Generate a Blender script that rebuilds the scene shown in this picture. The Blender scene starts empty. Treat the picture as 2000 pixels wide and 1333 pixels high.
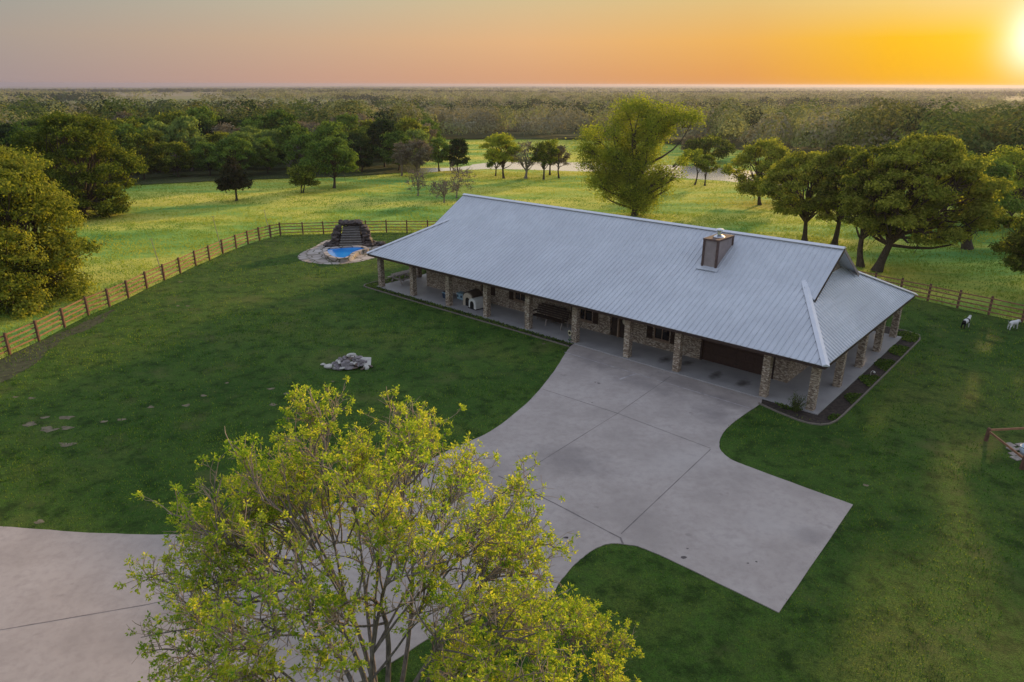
import bpy, math, random
import numpy as np
from mathutils import Vector, Matrix
R = math.radians
rng = np.random.default_rng(7); random.seed(7)
S = bpy.context.scene
COL = S.collection

# ------------------------------------------------------------------ camera
F_PX, PITCH, ROLL, H = 1371.45, 0.35054, -0.00274, 14.90
cam = bpy.data.cameras.new('camera'); camo = bpy.data.objects.new('camera', cam); COL.objects.link(camo)
cam.sensor_width = 36.0; cam.lens = F_PX * 36 / 2000.0
cam.clip_start = 0.3; cam.clip_end = 60000
camo.location = (0, 0, H)
camo.matrix_world = Matrix.Translation((0, 0, H)) @ Matrix.Rotation(math.pi/2 - PITCH, 4, 'X') @ Matrix.Rotation(-ROLL, 4, 'Z')
S.camera = camo
S.render.resolution_x, S.render.resolution_y = 1024, 682
S.view_settings.view_transform = 'Standard'; S.view_settings.look = 'None'
S.view_settings.exposure = 0.0; S.view_settings.gamma = 1.0
S.view_settings.use_curve_mapping = False

def lin(r, g, b):
    f = lambda c: (c/255/12.92) if c/255 <= .04045 else ((c/255+.055)/1.055)**2.4
    return (f(r), f(g), f(b), 1)

# ------------------------------------------------------------------ sky and sun
SUN_AZ, SUN_EL = 34.5, 11.0      # degrees right of +Y, above the horizon
w = bpy.data.worlds.new('World'); S.world = w; w.use_nodes = True
nt = w.node_tree; nt.nodes.clear()
def N(t, **k):
    n = nt.nodes.new(t)
    for a, b in k.items(): setattr(n, a, b)
    return n
def L(a, b): nt.links.new(a, b)
def M(op, a, b=None, clamp=False):
    n = N('ShaderNodeMath', operation=op, use_clamp=clamp)
    for i, v in enumerate((a, b)):
        if v is None: continue
        if isinstance(v, (int, float)): n.inputs[i].default_value = v
        else: L(v, n.inputs[i])
    return n.outputs[0]
def ramp(fac, stops):
    n = N('ShaderNodeValToRGB'); e = n.color_ramp.elements
    while len(e) < len(stops): e.new(.5)
    for i, (p, c) in enumerate(stops): e[i].position = p; e[i].color = c
    L(fac, n.inputs[0]); return n.outputs[0]
def mix(f, a, b, mode='MIX'):
    n = N('ShaderNodeMix', data_type='RGBA', blend_type=mode)
    for s, v in ((n.inputs[0], f), (n.inputs[6], a), (n.inputs[7], b)):
        if isinstance(v, (int, float)): s.default_value = v
        elif isinstance(v, tuple): s.default_value = v
        else: L(v, s)
    return n.outputs[2]
tc = N('ShaderNodeTexCoord'); sep = N('ShaderNodeSeparateXYZ'); L(tc.outputs['Generated'], sep.inputs[0])
X, Y, Z = sep.outputs
elev = M('MULTIPLY', M('ARCSINE', Z), 180/math.pi)
hl = M('SQRT', M('ADD', M('MULTIPLY', X, X), M('MULTIPLY', Y, Y)))
sa, ca = math.sin(R(SUN_AZ)), math.cos(R(SUN_AZ))
cosd = M('DIVIDE', M('ADD', M('MULTIPLY', X, sa), M('MULTIPLY', Y, ca)), M('MAXIMUM', hl, .001))
az = M('DIVIDE', M('MULTIPLY', M('ARCCOSINE', M('MINIMUM', M('MAXIMUM', cosd, -1), 1)), 180/math.pi), 80, True)
hor = ramp(az, [(0, lin(250,184,10)), (.10, lin(245,172,30)), (.22, lin(226,154,84)), (.42, lin(214,158,120)), (.62, lin(198,155,135)), (.86, lin(166,147,145)), (1, lin(155,140,155))])
mid = ramp(az, [(0, lin(255,205,30)), (.10, lin(254,192,35)), (.22, lin(240,180,92)), (.42, lin(228,180,130)), (.62, lin(204,172,142)), (.86, lin(172,158,146)), (1, lin(160,150,155))])
top = ramp(az, [(0, lin(246,222,170)), (.10, lin(240,212,140)), (.22, lin(226,196,132)), (.42, lin(212,192,148)), (.62, lin(192,185,160)), (.86, lin(160,163,155)), (1, lin(145,150,160))])
low = mix(M('DIVIDE', elev, 3.0, True), hor, mid)
low = mix(M('DIVIDE', M('SUBTRACT', elev, 3.0), 3.2, True), low, top)
# high dusk sky: even, lavender blue
sky = N('ShaderNodeTexSky', sky_type='NISHITA', sun_disc=False)
sky.sun_elevation = R(SUN_EL); sky.sun_rotation = R(SUN_AZ); sky.air_density = 1.5; sky.dust_density = 1.5
nish = mix(1.0, sky.outputs[0], (.10,.10,.10,1), 'MULTIPLY')
high = mix(1.0, nish, (.43,.45,.55,1), 'ADD')
col = mix(M('DIVIDE', M('SUBTRACT', elev, 7.0), 16.0, True), low, high)
# glow round the sun, whose centre sits at 2.8 degrees
ge = R(2.9); vd = (math.sin(R(35))*math.cos(ge), math.cos(R(35))*math.cos(ge), math.sin(ge))
dt = M('ADD', M('ADD', M('MULTIPLY', X, vd[0]), M('MULTIPLY', Y, vd[1])), M('MULTIPLY', Z, vd[2]))
gam = M('MULTIPLY', M('ARCCOSINE', M('MINIMUM', dt, 1)), 180/math.pi)
gl = M('POWER', 2.718, M('MULTIPLY', M('MULTIPLY', M('DIVIDE', gam, 1.9), M('DIVIDE', gam, 1.9)), -1))
gl2 = M('POWER', 2.718, M('MULTIPLY', M('DIVIDE', gam, 5.0), -1))
col = mix(1.0, col, mix(1.0, (.8,.85,1.2,1), gl, 'MULTIPLY'), 'ADD')
col = mix(1.0, col, mix(1.0, (.17,.13,.03,1), gl2, 'MULTIPLY'), 'ADD')
bg = N('ShaderNodeBackground'); bg.inputs[1].default_value = 1.0; L(col, bg.inputs[0])
wo = N('ShaderNodeOutputWorld'); L(bg.outputs[0], wo.inputs[0])

sun = bpy.data.lights.new('sun', 'SUN'); suno = bpy.data.objects.new('sun', sun); COL.objects.link(suno)
sun.energy = 5.0; sun.angle = R(1.2); sun.color = (1.0, .64, .27)
se = R(SUN_EL); sd = Vector((sa*math.cos(se), ca*math.cos(se), math.sin(se)))
suno.rotation_euler = sd.to_track_quat('Z', 'Y').to_euler()

# ------------------------------------------------------------------ terrain and pixel-to-ground helper
def ss(a, b, x):
    t = np.clip((x-a)/(b-a), 0, 1); return t*t*(3-2*t)
def terr(x, y):
    r = np.hypot(x, y)
    a = np.arctan2(x, y)
    z = -8*ss(150, 420, r) - ss(900, 9500, r)*(11+26*(1-ss(-.62, -.05, a)))
    z = z + ss(400, 1500, r)*1.6*np.sin(a*9+r*.002)*np.sin(r*.0045+a*3)
    z = z + ss(6000, 9500, r)*2.2*(np.sin(a*31+1)+.6*np.sin(a*83)+.5*np.sin(a*13))
    return z
CP, SP = math.cos(PITCH), math.sin(PITCH); CR, SR = math.cos(ROLL), math.sin(ROLL)
def raydir(px, py):
    u, v = px-1000, py-666.5
    u, v = u*CR+v*SR, -u*SR+v*CR
    return u/F_PX, CP-v/F_PX*SP, -SP-v/F_PX*CP
def at(px, py, z=None):
    dx, dy, dz = raydir(px, py)
    if z is not None:
        t = (z-H)/dz; return dx*t, dy*t
    lo, hi = 5., 9000.
    hh = math.hypot(dx, dy)
    for r in np.concatenate([np.arange(5, 500, 2), np.geomspace(500, 9000, 300)]):
        t = r/hh
        if H+dz*t < terr(dx*t, dy*t): hi = r; break
        lo = r
    for _ in range(20):
        m = (lo+hi)/2; t = m/hh
        if H+dz*t < terr(dx*t, dy*t): hi = m
        else: lo = m
    t = hi/hh; return dx*t, dy*t
def zat(px, py, r):
    dx, dy, dz = raydir(px, py); return H + dz*r/math.hypot(dx, dy)

# ------------------------------------------------------------------ mesh helpers
def tag(o, label=None, cat=None, group=None, kind=None):
    for k, v in (('label', label), ('category', cat), ('group', group), ('kind', kind)):
        if v: o[k] = v
    return o
def empty(name, loc, rz=0, label=None, cat=None, group=None, scale=None):
    o = bpy.data.objects.new(name, None); COL.objects.link(o); o.location = loc; o.rotation_euler = (0, 0, rz)
    o.empty_display_size = .2
    if scale: o.scale = scale
    return tag(o, label, cat, group)
def link(name, me, parent=None):
    o = bpy.data.objects.new(name, me); COL.objects.link(o)
    if parent: o.parent = parent
    return o
def mesh_np(name, V, Q=None, T=None, mats=(), mi=None, smooth=False):
    me = bpy.data.meshes.new(name); V = np.asarray(V, np.float32)
    me.vertices.add(len(V)); me.vertices.foreach_set('co', V.ravel())
    parts = []; tot = []
    if Q is not None and len(Q): parts.append(np.asarray(Q, np.int32).ravel()); tot.append(np.full(len(Q), 4, np.int32))
    if T is not None and len(T): parts.append(np.asarray(T, np.int32).ravel()); tot.append(np.full(len(T), 3, np.int32))
    li = np.concatenate(parts); tot = np.concatenate(tot)
    me.loops.add(len(li)); me.loops.foreach_set('vertex_index', li)
    me.polygons.add(len(tot)); st = np.zeros(len(tot), np.int32); st[1:] = np.cumsum(tot)[:-1]
    me.polygons.foreach_set('loop_start', st); me.polygons.foreach_set('loop_total', tot)
    for m in mats: me.materials.append(m)
    if mi is not None: me.polygons.foreach_set('material_index', np.asarray(mi, np.int32))
    if smooth: me.polygons.foreach_set('use_smooth', np.ones(len(tot), bool))
    me.update(calc_edges=True)
    return me
class B:
    def __init__(s): s.V = []; s.F = []
    def add(s, vs, fs):
        o = len(s.V); s.V += [tuple(v) for v in vs]; s.F += [tuple(i+o for i in f) for f in fs]; return s
    def box(s, c, d, rz=0, rx=0, ry=0, taper=1.0):
        m = Matrix.Translation(c) @ Matrix.Rotation(rz, 4, 'Z') @ Matrix.Rotation(ry, 4, 'Y') @ Matrix.Rotation(rx, 4, 'X')
        vs = []
        for z in (-.5, .5):
            k = taper if z > 0 else 1
            for x, y in ((-.5,-.5),(.5,-.5),(.5,.5),(-.5,.5)): vs.append(m @ Vector((x*d[0]*k, y*d[1]*k, z*d[2])))
        return s.add(vs, [(3,2,1,0),(4,5,6,7),(0,1,5,4),(1,2,6,5),(2,3,7,6),(3,0,4,7)])
    def bx(s, x0, x1, y0, y1, z0, z1): return s.box(((x0+x1)/2,(y0+y1)/2,(z0+z1)/2), (x1-x0, y1-y0, z1-z0))
    def bar(s, a, b, wd, ht):          # square bar between two points
        a = Vector(a); b = Vector(b); d = b-a; q = d.to_track_quat('X', 'Z')
        m = Matrix.Translation((a+b)/2) @ q.to_matrix().to_4x4()
        l = d.length; vs = [m @ Vector((x*l/2, y*wd/2, z*ht/2)) for z in (-1,1) for x, y in ((-1,-1),(1,-1),(1,1),(-1,1))]
        return s.add(vs, [(3,2,1,0),(4,5,6,7),(0,1,5,4),(1,2,6,5),(2,3,7,6),(3,0,4,7)])
    def tube(s, pts, rad, n=8, cap=True):
        pts = [Vector(p) for p in pts]; rings = []
        for i, p in enumerate(pts):
            d = (pts[min(i+1, len(pts)-1)]-pts[max(i-1, 0)]).normalized()
            u = d.cross(Vector((0,0,1)));  u = u.normalized() if u.length > .05 else Vector((1,0,0))
            v = d.cross(u).normalized(); r = rad[i] if hasattr(rad, '__len__') else rad
            rings.append([p+(u*math.cos(2*math.pi*k/n)+v*math.sin(2*math.pi*k/n))*r for k in range(n)])
        vs = [q for rg in rings for q in rg]; fs = []
        for i in range(len(pts)-1):
            for k in range(n): fs.append((i*n+k, i*n+(k+1)%n, (i+1)*n+(k+1)%n, (i+1)*n+k))
        if cap: fs += [tuple(range(n))[::-1], tuple((len(pts)-1)*n+k for k in range(n))]
        return s.add(vs, fs)
    def lathe(s, c, prof, n=16, sx=1, sy=1):
        vs = []; fs = []
        for r, z in prof:
            for k in range(n): vs.append((c[0]+sx*r*math.cos(2*math.pi*k/n), c[1]+sy*r*math.sin(2*math.pi*k/n), c[2]+z))
        for i in range(len(prof)-1):
            for k in range(n): fs.append((i*n+k, i*n+(k+1)%n, (i+1)*n+(k+1)%n, (i+1)*n+k))
        fs += [tuple(range(n))[::-1], tuple((len(prof)-1)*n+k for k in range(n))]
        return s.add(vs, fs)
    def prism(s, poly, z0, z1):        # vertical prism over a plan polygon
        n = len(poly); vs = [(x, y, z0) for x, y in poly]+[(x, y, z1) for x, y in poly]
        return s.add(vs, [tuple(range(n))[::-1], tuple(range(n, 2*n))]+[(i, (i+1)%n, n+(i+1)%n, n+i) for i in range(n)])
    def build(s, name, mat, parent=None, bevel=0, smooth=False):
        me = bpy.data.meshes.new(name); me.from_pydata(s.V, [], s.F)
        me.materials.append(mat); me.update()
        if smooth: me.polygons.foreach_set('use_smooth', np.ones(len(me.polygons), bool))
        o = link(name, me, parent)
        if bevel:
            b = o.modifiers.new('bevel', 'BEVEL'); b.width = bevel; b.segments = 2; b.limit_method = 'ANGLE'
        return o

# ------------------------------------------------------------------ materials
def mat(name):
    m = bpy.data.materials.new(name); m.use_nodes = True; t = m.node_tree; t.nodes.clear()
    out = t.nodes.new('ShaderNodeOutputMaterial'); return m, t, out
class G:   # tiny node graph helper
    def __init__(s, t): s.t = t
    def n(s, ty, **k):
        x = s.t.nodes.new(ty)
        for a, b in k.items(): setattr(x, a, b)
        return x
    def set(s, sock, v):
        if hasattr(v, 'links') or hasattr(v, 'is_output'): s.t.links.new(v, sock)
        else: sock.default_value = v
    def obj(s): return s.n('ShaderNodeTexCoord').outputs['Object']
    def pos(s): return s.n('ShaderNodeNewGeometry').outputs['Position']
    def mp(s, v, sc=(1,1,1), rz=0):
        m = s.n('ShaderNodeMapping'); m.inputs['Scale'].default_value = sc; m.inputs['Rotation'].default_value = (0,0,rz)
        s.set(m.inputs[0], v); return m.outputs[0]
    def noise(s, v, sc, det=4, ro=.55, dis=0):
        x = s.n('ShaderNodeTexNoise'); s.set(x.inputs['Vector'], v); x.inputs['Scale'].default_value = sc
        x.inputs['Detail'].default_value = det; x.inputs['Roughness'].default_value = ro; x.inputs['Distortion'].default_value = dis
        return x.outputs[0]
    def vor(s, v, sc, out='Color', feat='F1'):
        x = s.n('ShaderNodeTexVoronoi', feature=feat); s.set(x.inputs['Vector'], v); x.inputs['Scale'].default_value = sc
        return x.outputs[out]
    def ramp(s, f, stops, interp='LINEAR'):
        x = s.n('ShaderNodeValToRGB'); e = x.color_ramp.elements; x.color_ramp.interpolation = interp
        while len(e) < len(stops): e.new(.5)
        for i, (p, c) in enumerate(stops):
            e[i].position = p; e[i].color = c if len(c) == 4 else (*c, 1)
        s.set(x.inputs[0], f); return x.outputs[0]
    def mix(s, f, a, b, mode='MIX'):
        x = s.n('ShaderNodeMix', data_type='RGBA', blend_type=mode)
        for sk, v in ((x.inputs[0], f), (x.inputs[6], a), (x.inputs[7], b)):
            if isinstance(v, tuple) and len(v) == 3: v = (*v, 1)
            s.set(sk, v)
        return x.outputs[2]
    def math(s, op, a, b=0.0):
        x = s.n('ShaderNodeMath', operation=op); s.set(x.inputs[0], a); s.set(x.inputs[1], b); return x.outputs[0]
    def bsdf(s, color, rough=.8, metal=0, bump=None, bstr=.3, bdist=.02, spec=.3):
        p = s.n('ShaderNodeBsdfPrincipled')
        if isinstance(color, tuple) and len(color) == 3: color = (*color, 1)
        s.set(p.inputs['Base Color'], color); s.set(p.inputs['Roughness'], rough); s.set(p.inputs['Metallic'], metal)
        p.inputs['Specular IOR Level'].default_value = spec
        if bump is not None:
            b = s.n('ShaderNodeBump'); b.inputs['Strength'].default_value = bstr; b.inputs['Distance'].default_value = bdist
            s.set(b.inputs['Height'], bump); s.t.links.new(b.outputs[0], p.inputs['Normal'])
        return p.outputs[0]
def simple(name, c, rough=.7, metal=0, var=.25, sc=6, bstr=.2, spec=.3, stretch=(1,1,1)):
    m, t, out = mat(name); g = G(t); v = g.mp(g.obj(), stretch); nz = g.noise(v, sc)
    c0 = tuple(x*(1-var) for x in c); c1 = tuple(min(1, x*(1+var)) for x in c)
    t.links.new(g.bsdf(g.ramp(nz, [(.3, c0), (.7, c1)]), rough, metal, nz, bstr, .01, spec), out.inputs[0]); return m
def leaf(name, cols, trans=.45, sc=.5, tcol=None):
    """cols: dark, mid, light reflectance; varied per leaf and by clumps"""
    m, t, out = mat(name); g = G(t)
    geo = g.n('ShaderNodeNewGeometry'); isl = geo.outputs['Random Per Island']
    oi = g.n('ShaderNodeObjectInfo').outputs['Random']
    nz = g.noise(g.pos(), sc, 3)
    f = g.math('ADD', g.math('MULTIPLY', nz, .9), g.math('MULTIPLY', g.math('SUBTRACT', isl, .5), .45))
    f = g.math('ADD', f, g.math('MULTIPLY', g.math('SUBTRACT', oi, .5), .30))
    c = g.ramp(f, [(.2, cols[0]), (.47, cols[1]), (.8, cols[2])])
    d = g.n('ShaderNodeBsdfDiffuse'); g.set(d.inputs[0], c)
    tr = g.n('ShaderNodeBsdfTranslucent')
    g.set(tr.inputs[0], g.mix(1.0, c, tcol or (1.25, 1.28, .7, 1), 'MULTIPLY'))
    ms = g.n('ShaderNodeMixShader'); ms.inputs[0].default_value = trans
    t.links.new(d.outputs[0], ms.inputs[1]); t.links.new(tr.outputs[0], ms.inputs[2]); t.links.new(ms.outputs[0], out.inputs[0])
    return m

M_leaf = dict(
    oak=leaf('oak_leaves', [(.06,.092,.016), (.19,.23,.038), (.42,.42,.075)], .52),
    green=leaf('green_leaves', [(.04,.08,.017), (.12,.20,.042), (.24,.33,.065)], .38),
    dark=leaf('dark_evergreen', [(.016,.032,.012), (.040,.070,.024), (.085,.125,.035)], .25),
    cedar=leaf('cedar_needles', [(.022,.026,.014), (.042,.045,.022), (.075,.07,.035)], .2),
    light=leaf('spring_leaves', [(.10,.16,.05), (.20,.28,.08), (.32,.38,.12)], .45),
    tan=leaf('budding_twigs', [(.13,.115,.08), (.23,.205,.14), (.33,.30,.20)], .25, tcol=(1.1,1,.8,1)),
    pecan=leaf('pecan_leaves', [(.09,.145,.022), (.24,.30,.04), (.46,.47,.065)], .5),
    maple=leaf('maple_leaves', [(.16,.30,.035), (.40,.50,.06), (.74,.68,.11)], .5, sc=.9),
    shrub=leaf('shrub_leaves', [(.05,.08,.02), (.10,.15,.04), (.17,.22,.06)], .4, sc=4),
)
def bark_mat(name, a, b):
    m, t, out = mat(name); g = G(t); nz = g.noise(g.mp(g.obj(), (6,6,1.2)), 3, 5)
    t.links.new(g.bsdf(g.ramp(nz, [(.35, a), (.65, b)]), .9, 0, nz, .8, .03), out.inputs[0]); return m
M_bark = bark_mat('bark', (.035,.026,.02), (.10,.08,.06))
M_barkpale = bark_mat('pale_bark', (.12,.095,.08), (.27,.22,.18))
M_barkgrey = bark_mat('grey_bark', (.17,.145,.14), (.30,.26,.25))

# lawn: fine dark green turf with brownish thin areas
m, t, out = mat('lawn_turf'); g = G(t); p = g.pos()
big = g.noise(p, .11, 6, .68); fine = g.noise(p, 5, 6, .7); spk = g.noise(p, 28, 3, .7)
c = g.ramp(big, [(.34, (.18,.23,.045)), (.48, (.10,.21,.030)), (.62, (.042,.13,.016))])
c = g.mix(g.ramp(fine, [(.42, (0,0,0)), (.66, (1,1,1))]), c, (.095,.16,.038))
c = g.mix(g.ramp(g.noise(p, 1.1, 5, .7), [(.36, (.8,.8,.8)), (.52, (0,0,0))]), c, (.022,.055,.010))
c = g.mix(g.ramp(spk, [(.35, (.75,.75,.75)), (.6, (0,0,0))]), c, (.020,.035,.010))
c = g.mix(g.ramp(g.noise(p, .35, 5, .65), [(.56, (0,0,0)), (.70, (.7,.7,.7))]), c, (.13,.15,.05))
t.links.new(g.bsdf(c, .9, 0, g.math('ADD', fine, spk), .9, .10, .1), out.inputs[0]); M_lawn = m
# pasture: yellow-green grass; yellower bands paint sunlit strips into its colour
m, t, out = mat('pasture_grass'); g = G(t); p = g.pos()
str_ = g.noise(g.mp(p, (.35,1,1)), .10, 5, .6, .4); fine = g.noise(p, 1.6, 6, .75); spk = g.noise(p, 9, 3, .7)
c = g.ramp(str_, [(.34, (.12,.30,.07)), (.44, (.27,.44,.085)), (.54, (.54,.55,.10)), (.72, (.68,.60,.13))])
c = g.mix(g.ramp(fine, [(.34, (.55,.55,.55)), (.48, (0,0,0))]), c, (.09,.19,.05))
c = g.mix(g.ramp(spk, [(.55, (0,0,0)), (.75, (.3,.3,.3))]), c, (.30,.33,.07))
t.links.new(g.bsdf(c, .9, 0, g.math('ADD', fine, g.math('MULTIPLY', spk, .5)), .6, .3, .1), out.inputs[0]); M_past = m
m, t, out = mat('forest_floor'); g = G(t); p = g.pos(); nz = g.noise(p, .02, 6, .7)
rr = g.n('ShaderNodeVectorMath', operation='LENGTH'); g.set(rr.inputs[0], p)
c = g.ramp(nz, [(.35, (.03,.045,.018)), (.55, (.07,.085,.035)), (.7, (.13,.125,.07))])
fieldc = g.ramp(g.noise(p, .0016, 4, .6), [(.38, (.16,.21,.075)), (.5, (.25,.235,.12)), (.62, (.30,.26,.17))])
c = g.mix(g.ramp(g.math('MULTIPLY', rr.outputs['Value'], .001), [(.45, (0,0,0)), (.68, (1,1,1))]), c, fieldc)
t.links.new(g.bsdf(c, .95, 0, nz, 1, 4, .05), out.inputs[0]); M_floor = m

def grassmat(name, cols, sc, trans, sc2=1.2, iv=.3, st=(1,1,1), k2=.6):
    m, t, out = mat(name); g = G(t); isl = g.n('ShaderNodeNewGeometry').outputs['Random Per Island']
    a = g.noise(g.mp(g.pos(), st), sc, 4, .6); b_ = g.noise(g.pos(), sc2, 3, .6)
    f = g.math('ADD', g.math('MULTIPLY', g.math('SUBTRACT', a, .5), 1.0), g.math('MULTIPLY', g.math('SUBTRACT', b_, .5), k2))
    f = g.math('ADD', g.math('ADD', f, .5), g.math('MULTIPLY', g.math('SUBTRACT', isl, .5), iv))
    c = g.ramp(f, [(.30, cols[0]), (.50, cols[1]), (.70, cols[2])])
    d = g.n('ShaderNodeBsdfDiffuse'); g.set(d.inputs[0], c); tr = g.n('ShaderNodeBsdfTranslucent'); g.set(tr.inputs[0], g.mix(1.0, c, (1.2,1.15,.6,1), 'MULTIPLY'))
    ms = g.n('ShaderNodeMixShader'); ms.inputs[0].default_value = trans
    t.links.new(d.outputs[0], ms.inputs[1]); t.links.new(tr.outputs[0], ms.inputs[2]); t.links.new(ms.outputs[0], out.inputs[0]); return m
M_blade = grassmat('lawn_blades', [(.034,.115,.010), (.115,.23,.026), (.26,.34,.055)], .13, .35, 1.1, .5)
M_tuft = grassmat('pasture_blades', [(.12,.26,.06), (.32,.41,.075), (.56,.52,.10)], .06, .35, .5, .05, (.3,1,1), .4)  # yellow end of the blades repeats the sunlit bands painted into the pasture

# concrete
m, t, out = mat('driveway_concrete'); g = G(t); p = g.pos()
n1 = g.noise(p, .35, 5, .6); n2 = g.noise(p, 3.2, 6, .7); n3 = g.noise(p, 40, 2)
c = g.ramp(n1, [(.3, (.32,.28,.26)), (.5, (.40,.35,.325)), (.7, (.45,.40,.375))])
c = g.mix(g.ramp(n2, [(.3, (.55,.55,.55)), (.55, (0,0,0))]), c, (.29,.25,.235))
c = g.mix(g.ramp(n3, [(.62, (0,0,0)), (.8, (.5,.5,.5))]), c, (.45,.41,.40))
st = g.noise(g.mp(p, (1,1,1)), .9, 3); c = g.mix(g.ramp(st, [(.68, (0,0,0)), (.76, (.55,.55,.55))]), c, (.15,.13,.125))
def wspot(c, x, y, rx, ry, rot, dark, a=.6):
    v = g.n('ShaderNodeVectorMath', operation='SUBTRACT'); g.set(v.inputs[0], p); v.inputs[1].default_value = (x, y, 0)
    vr = g.n('ShaderNodeVectorRotate', rotation_type='Z_AXIS'); g.t.links.new(v.outputs[0], vr.inputs[0]); vr.inputs['Angle'].default_value = -rot
    v2 = g.n('ShaderNodeVectorMath', operation='MULTIPLY'); g.t.links.new(vr.outputs[0], v2.inputs[0]); v2.inputs[1].default_value = (1/rx, 1/ry, 0)
    ln = g.n('ShaderNodeVectorMath', operation='LENGTH'); g.t.links.new(v2.outputs[0], ln.inputs[0])
    f = g.math('ADD', ln.outputs['Value'], g.math('MULTIPLY', g.math('SUBTRACT', g.noise(p, 1.5, 4), .5), 1.4))
    return g.mix(g.ramp(f, [(.15, (a,a,a)), (1, (0,0,0))]), c, dark)
dk = (.17,.15,.15)
for q in ((6.9,28.9+5.2,1.0,3.2,.75),(8.7,34.3,.9,2.6,.75),(10.9,31.7,.8,2.2,.75),(4.6,37.4,1.2,2.2,.75),(9.7,30.5,1.2,1.6,.2),(10.5,20.8,.9,.7,0),(2.4,26,1.5,2.5,1.1),(-9,17.2,2.2,.8,.1)): c = wspot(c, *q, dk, .5)
lt = (.46,.42,.40)
for q in ((7,26,2.5,1.6,.3),(9.5,21.5,1.6,1.2,0),(-4,20.5,3,1.0,.3)): c = wspot(c, *q, lt, .35)
t.links.new(g.bsdf(c, .75, 0, g.math('ADD', n2, n3), .15, .02, .25), out.inputs[0]); M_conc = m
m, t, out = mat('porch_concrete'); g = G(t); p = g.obj()
n1 = g.noise(p, .5, 5, .6); c = g.ramp(n1, [(.3, (.27,.26,.265)), (.6, (.37,.355,.355))])
def spot(c, x, y, rx, ry, dark):
    v = g.n('ShaderNodeVectorMath', operation='SUBTRACT'); g.set(v.inputs[0], p); v.inputs[1].default_value = (x, y, 0)
    v2 = g.n('ShaderNodeVectorMath', operation='MULTIPLY'); g.t.links.new(v.outputs[0], v2.inputs[0]); v2.inputs[1].default_value = (1/rx, 1/ry, 0)
    ln = g.n('ShaderNodeVectorMath', operation='LENGTH'); g.t.links.new(v2.outputs[0], ln.inputs[0])
    f = g.math('ADD', ln.outputs['Value'], g.math('MULTIPLY', g.math('SUBTRACT', g.noise(p, 3, 4), .5), 1.3))
    return g.mix(g.ramp(f, [(.2, (.8,.8,.8)), (1, (0,0,0))]), c, dark)
for q in ((-6.0, 1.7, .35, .8), (-4.4, 1.6, .4, .8), (-9.2, 1.9, .4, .8), (-8.0, 2.2, .4, .7)): c = spot(c, *q, (.055,.045,.04))
t.links.new(g.bsdf(c, .6, 0, n1, .1, .02, .3), out.inputs[0]); M_porch = m
M_joint = simple('joint_filler', (.19,.165,.16), .9)
M_chalk = simple('pale_concrete_seam', (.40,.37,.37), .9, var=.35, sc=3)
M_stain = simple('dark_stain', (.10,.085,.085), .8)
# brick: small tumbled stones cream to dark brown
def brick(name, dim):
    m, t, out = mat(name); g = G(t); p = g.obj()
    sp = g.n('ShaderNodeSeparateXYZ'); g.set(sp.inputs[0], p); cb = g.n('ShaderNodeCombineXYZ')
    g.set(cb.inputs[0], g.math('ADD', sp.outputs[0], sp.outputs[1])); g.set(cb.inputs[1], sp.outputs[2])
    b = g.n('ShaderNodeTexBrick'); g.set(b.inputs['Vector'], cb.outputs[0]); b.inputs['Scale'].default_value = 1
    b.inputs['Brick Width'].default_value = .115; b.inputs['Row Height'].default_value = .058; b.inputs['Mortar Size'].default_value = .006
    b.inputs['Color1'].default_value = (0,0,0,1); b.inputs['Color2'].default_value = (1,1,1,1); b.inputs['Mortar'].default_value = (.5,.5,.5,1)
    f = g.math('ADD', g.math('MULTIPLY', b.outputs[0], .75), g.math('MULTIPLY', g.noise(cb.outputs[0], 22, 3, .6), .28))
    k = dim
    c = g.ramp(f, [(.18, (.13*k,.09*k,.068*k)), (.40, (.24*k,.18*k,.135*k)), (.6, (.33*k,.265*k,.20*k)), (.85, (.55*k,.48*k,.39*k))])
    t.links.new(g.bsdf(c, .85, 0, f, .5, .02), out.inputs[0]); return m
M_brick = brick('tumbled_brick', 1.05)
# roof
m, t, out = mat('galvanised_roof'); g = G(t); p = g.obj()
n1 = g.noise(g.mp(p, (1,.12,1)), 3.2, 3, .5); n2 = g.noise(p, .3, 3)
c = g.ramp(n1, [(.3, (.55,.585,.64)), (.7, (.62,.65,.71))]); c = g.mix(g.ramp(n2, [(.35,(.5,.5,.5)), (.65,(0,0,0))]), c, (.45,.475,.53))
n4 = g.noise(g.mp(p, (2.2,.10,1)), 4, 4, .7); c = g.mix(g.ramp(n4, [(.5,(0,0,0)), (.75,(.55,.55,.55))]), c, (.40,.41,.45))
t.links.new(g.bsdf(c, .5, .2, n2, .06, .05, .5), out.inputs[0]); M_roof = m
M_cap = simple('white_metal_cap', (.66,.68,.74), .4, .3, .05, 3, .02)
M_fascia = simple('dark_brown_trim', (.045,.028,.024), .6)
M_tan = simple('taupe_siding', (.28,.235,.235), .8, 0, .12, 3, .1)
M_gable = simple('tan_gable_siding', (.36,.29,.25), .8, 0, .12, 3, .1, stretch=(1,1,12))
M_wood = simple('weathered_wood', (.30,.26,.235), .85, 0, .35, 8, .4, stretch=(1,1,1))
M_dwood = simple('dark_wood', (.045,.030,.024), .8, 0, .35, 8, .3)
M_garage = simple('garage_brown', (.060,.034,.026), .6, 0, .2, 8, .3)
M_shut = simple('shutter_brown', (.05,.030,.022), .7)
M_trim = simple('tan_window_trim', (.30,.21,.15), .7)
m, t, out = mat('dark_glass'); g = G(t)
t.links.new(g.bsdf(g.ramp(g.noise(g.obj(), 1.5), [(.4, (.008,.007,.008)), (.6, (.022,.018,.018))]), .08, 0, spec=.5), out.inputs[0]); M_glass = m
M_fence = simple('stained_fence_wood', (.31,.16,.09), .8, 0, .25, 5, .3)
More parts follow.
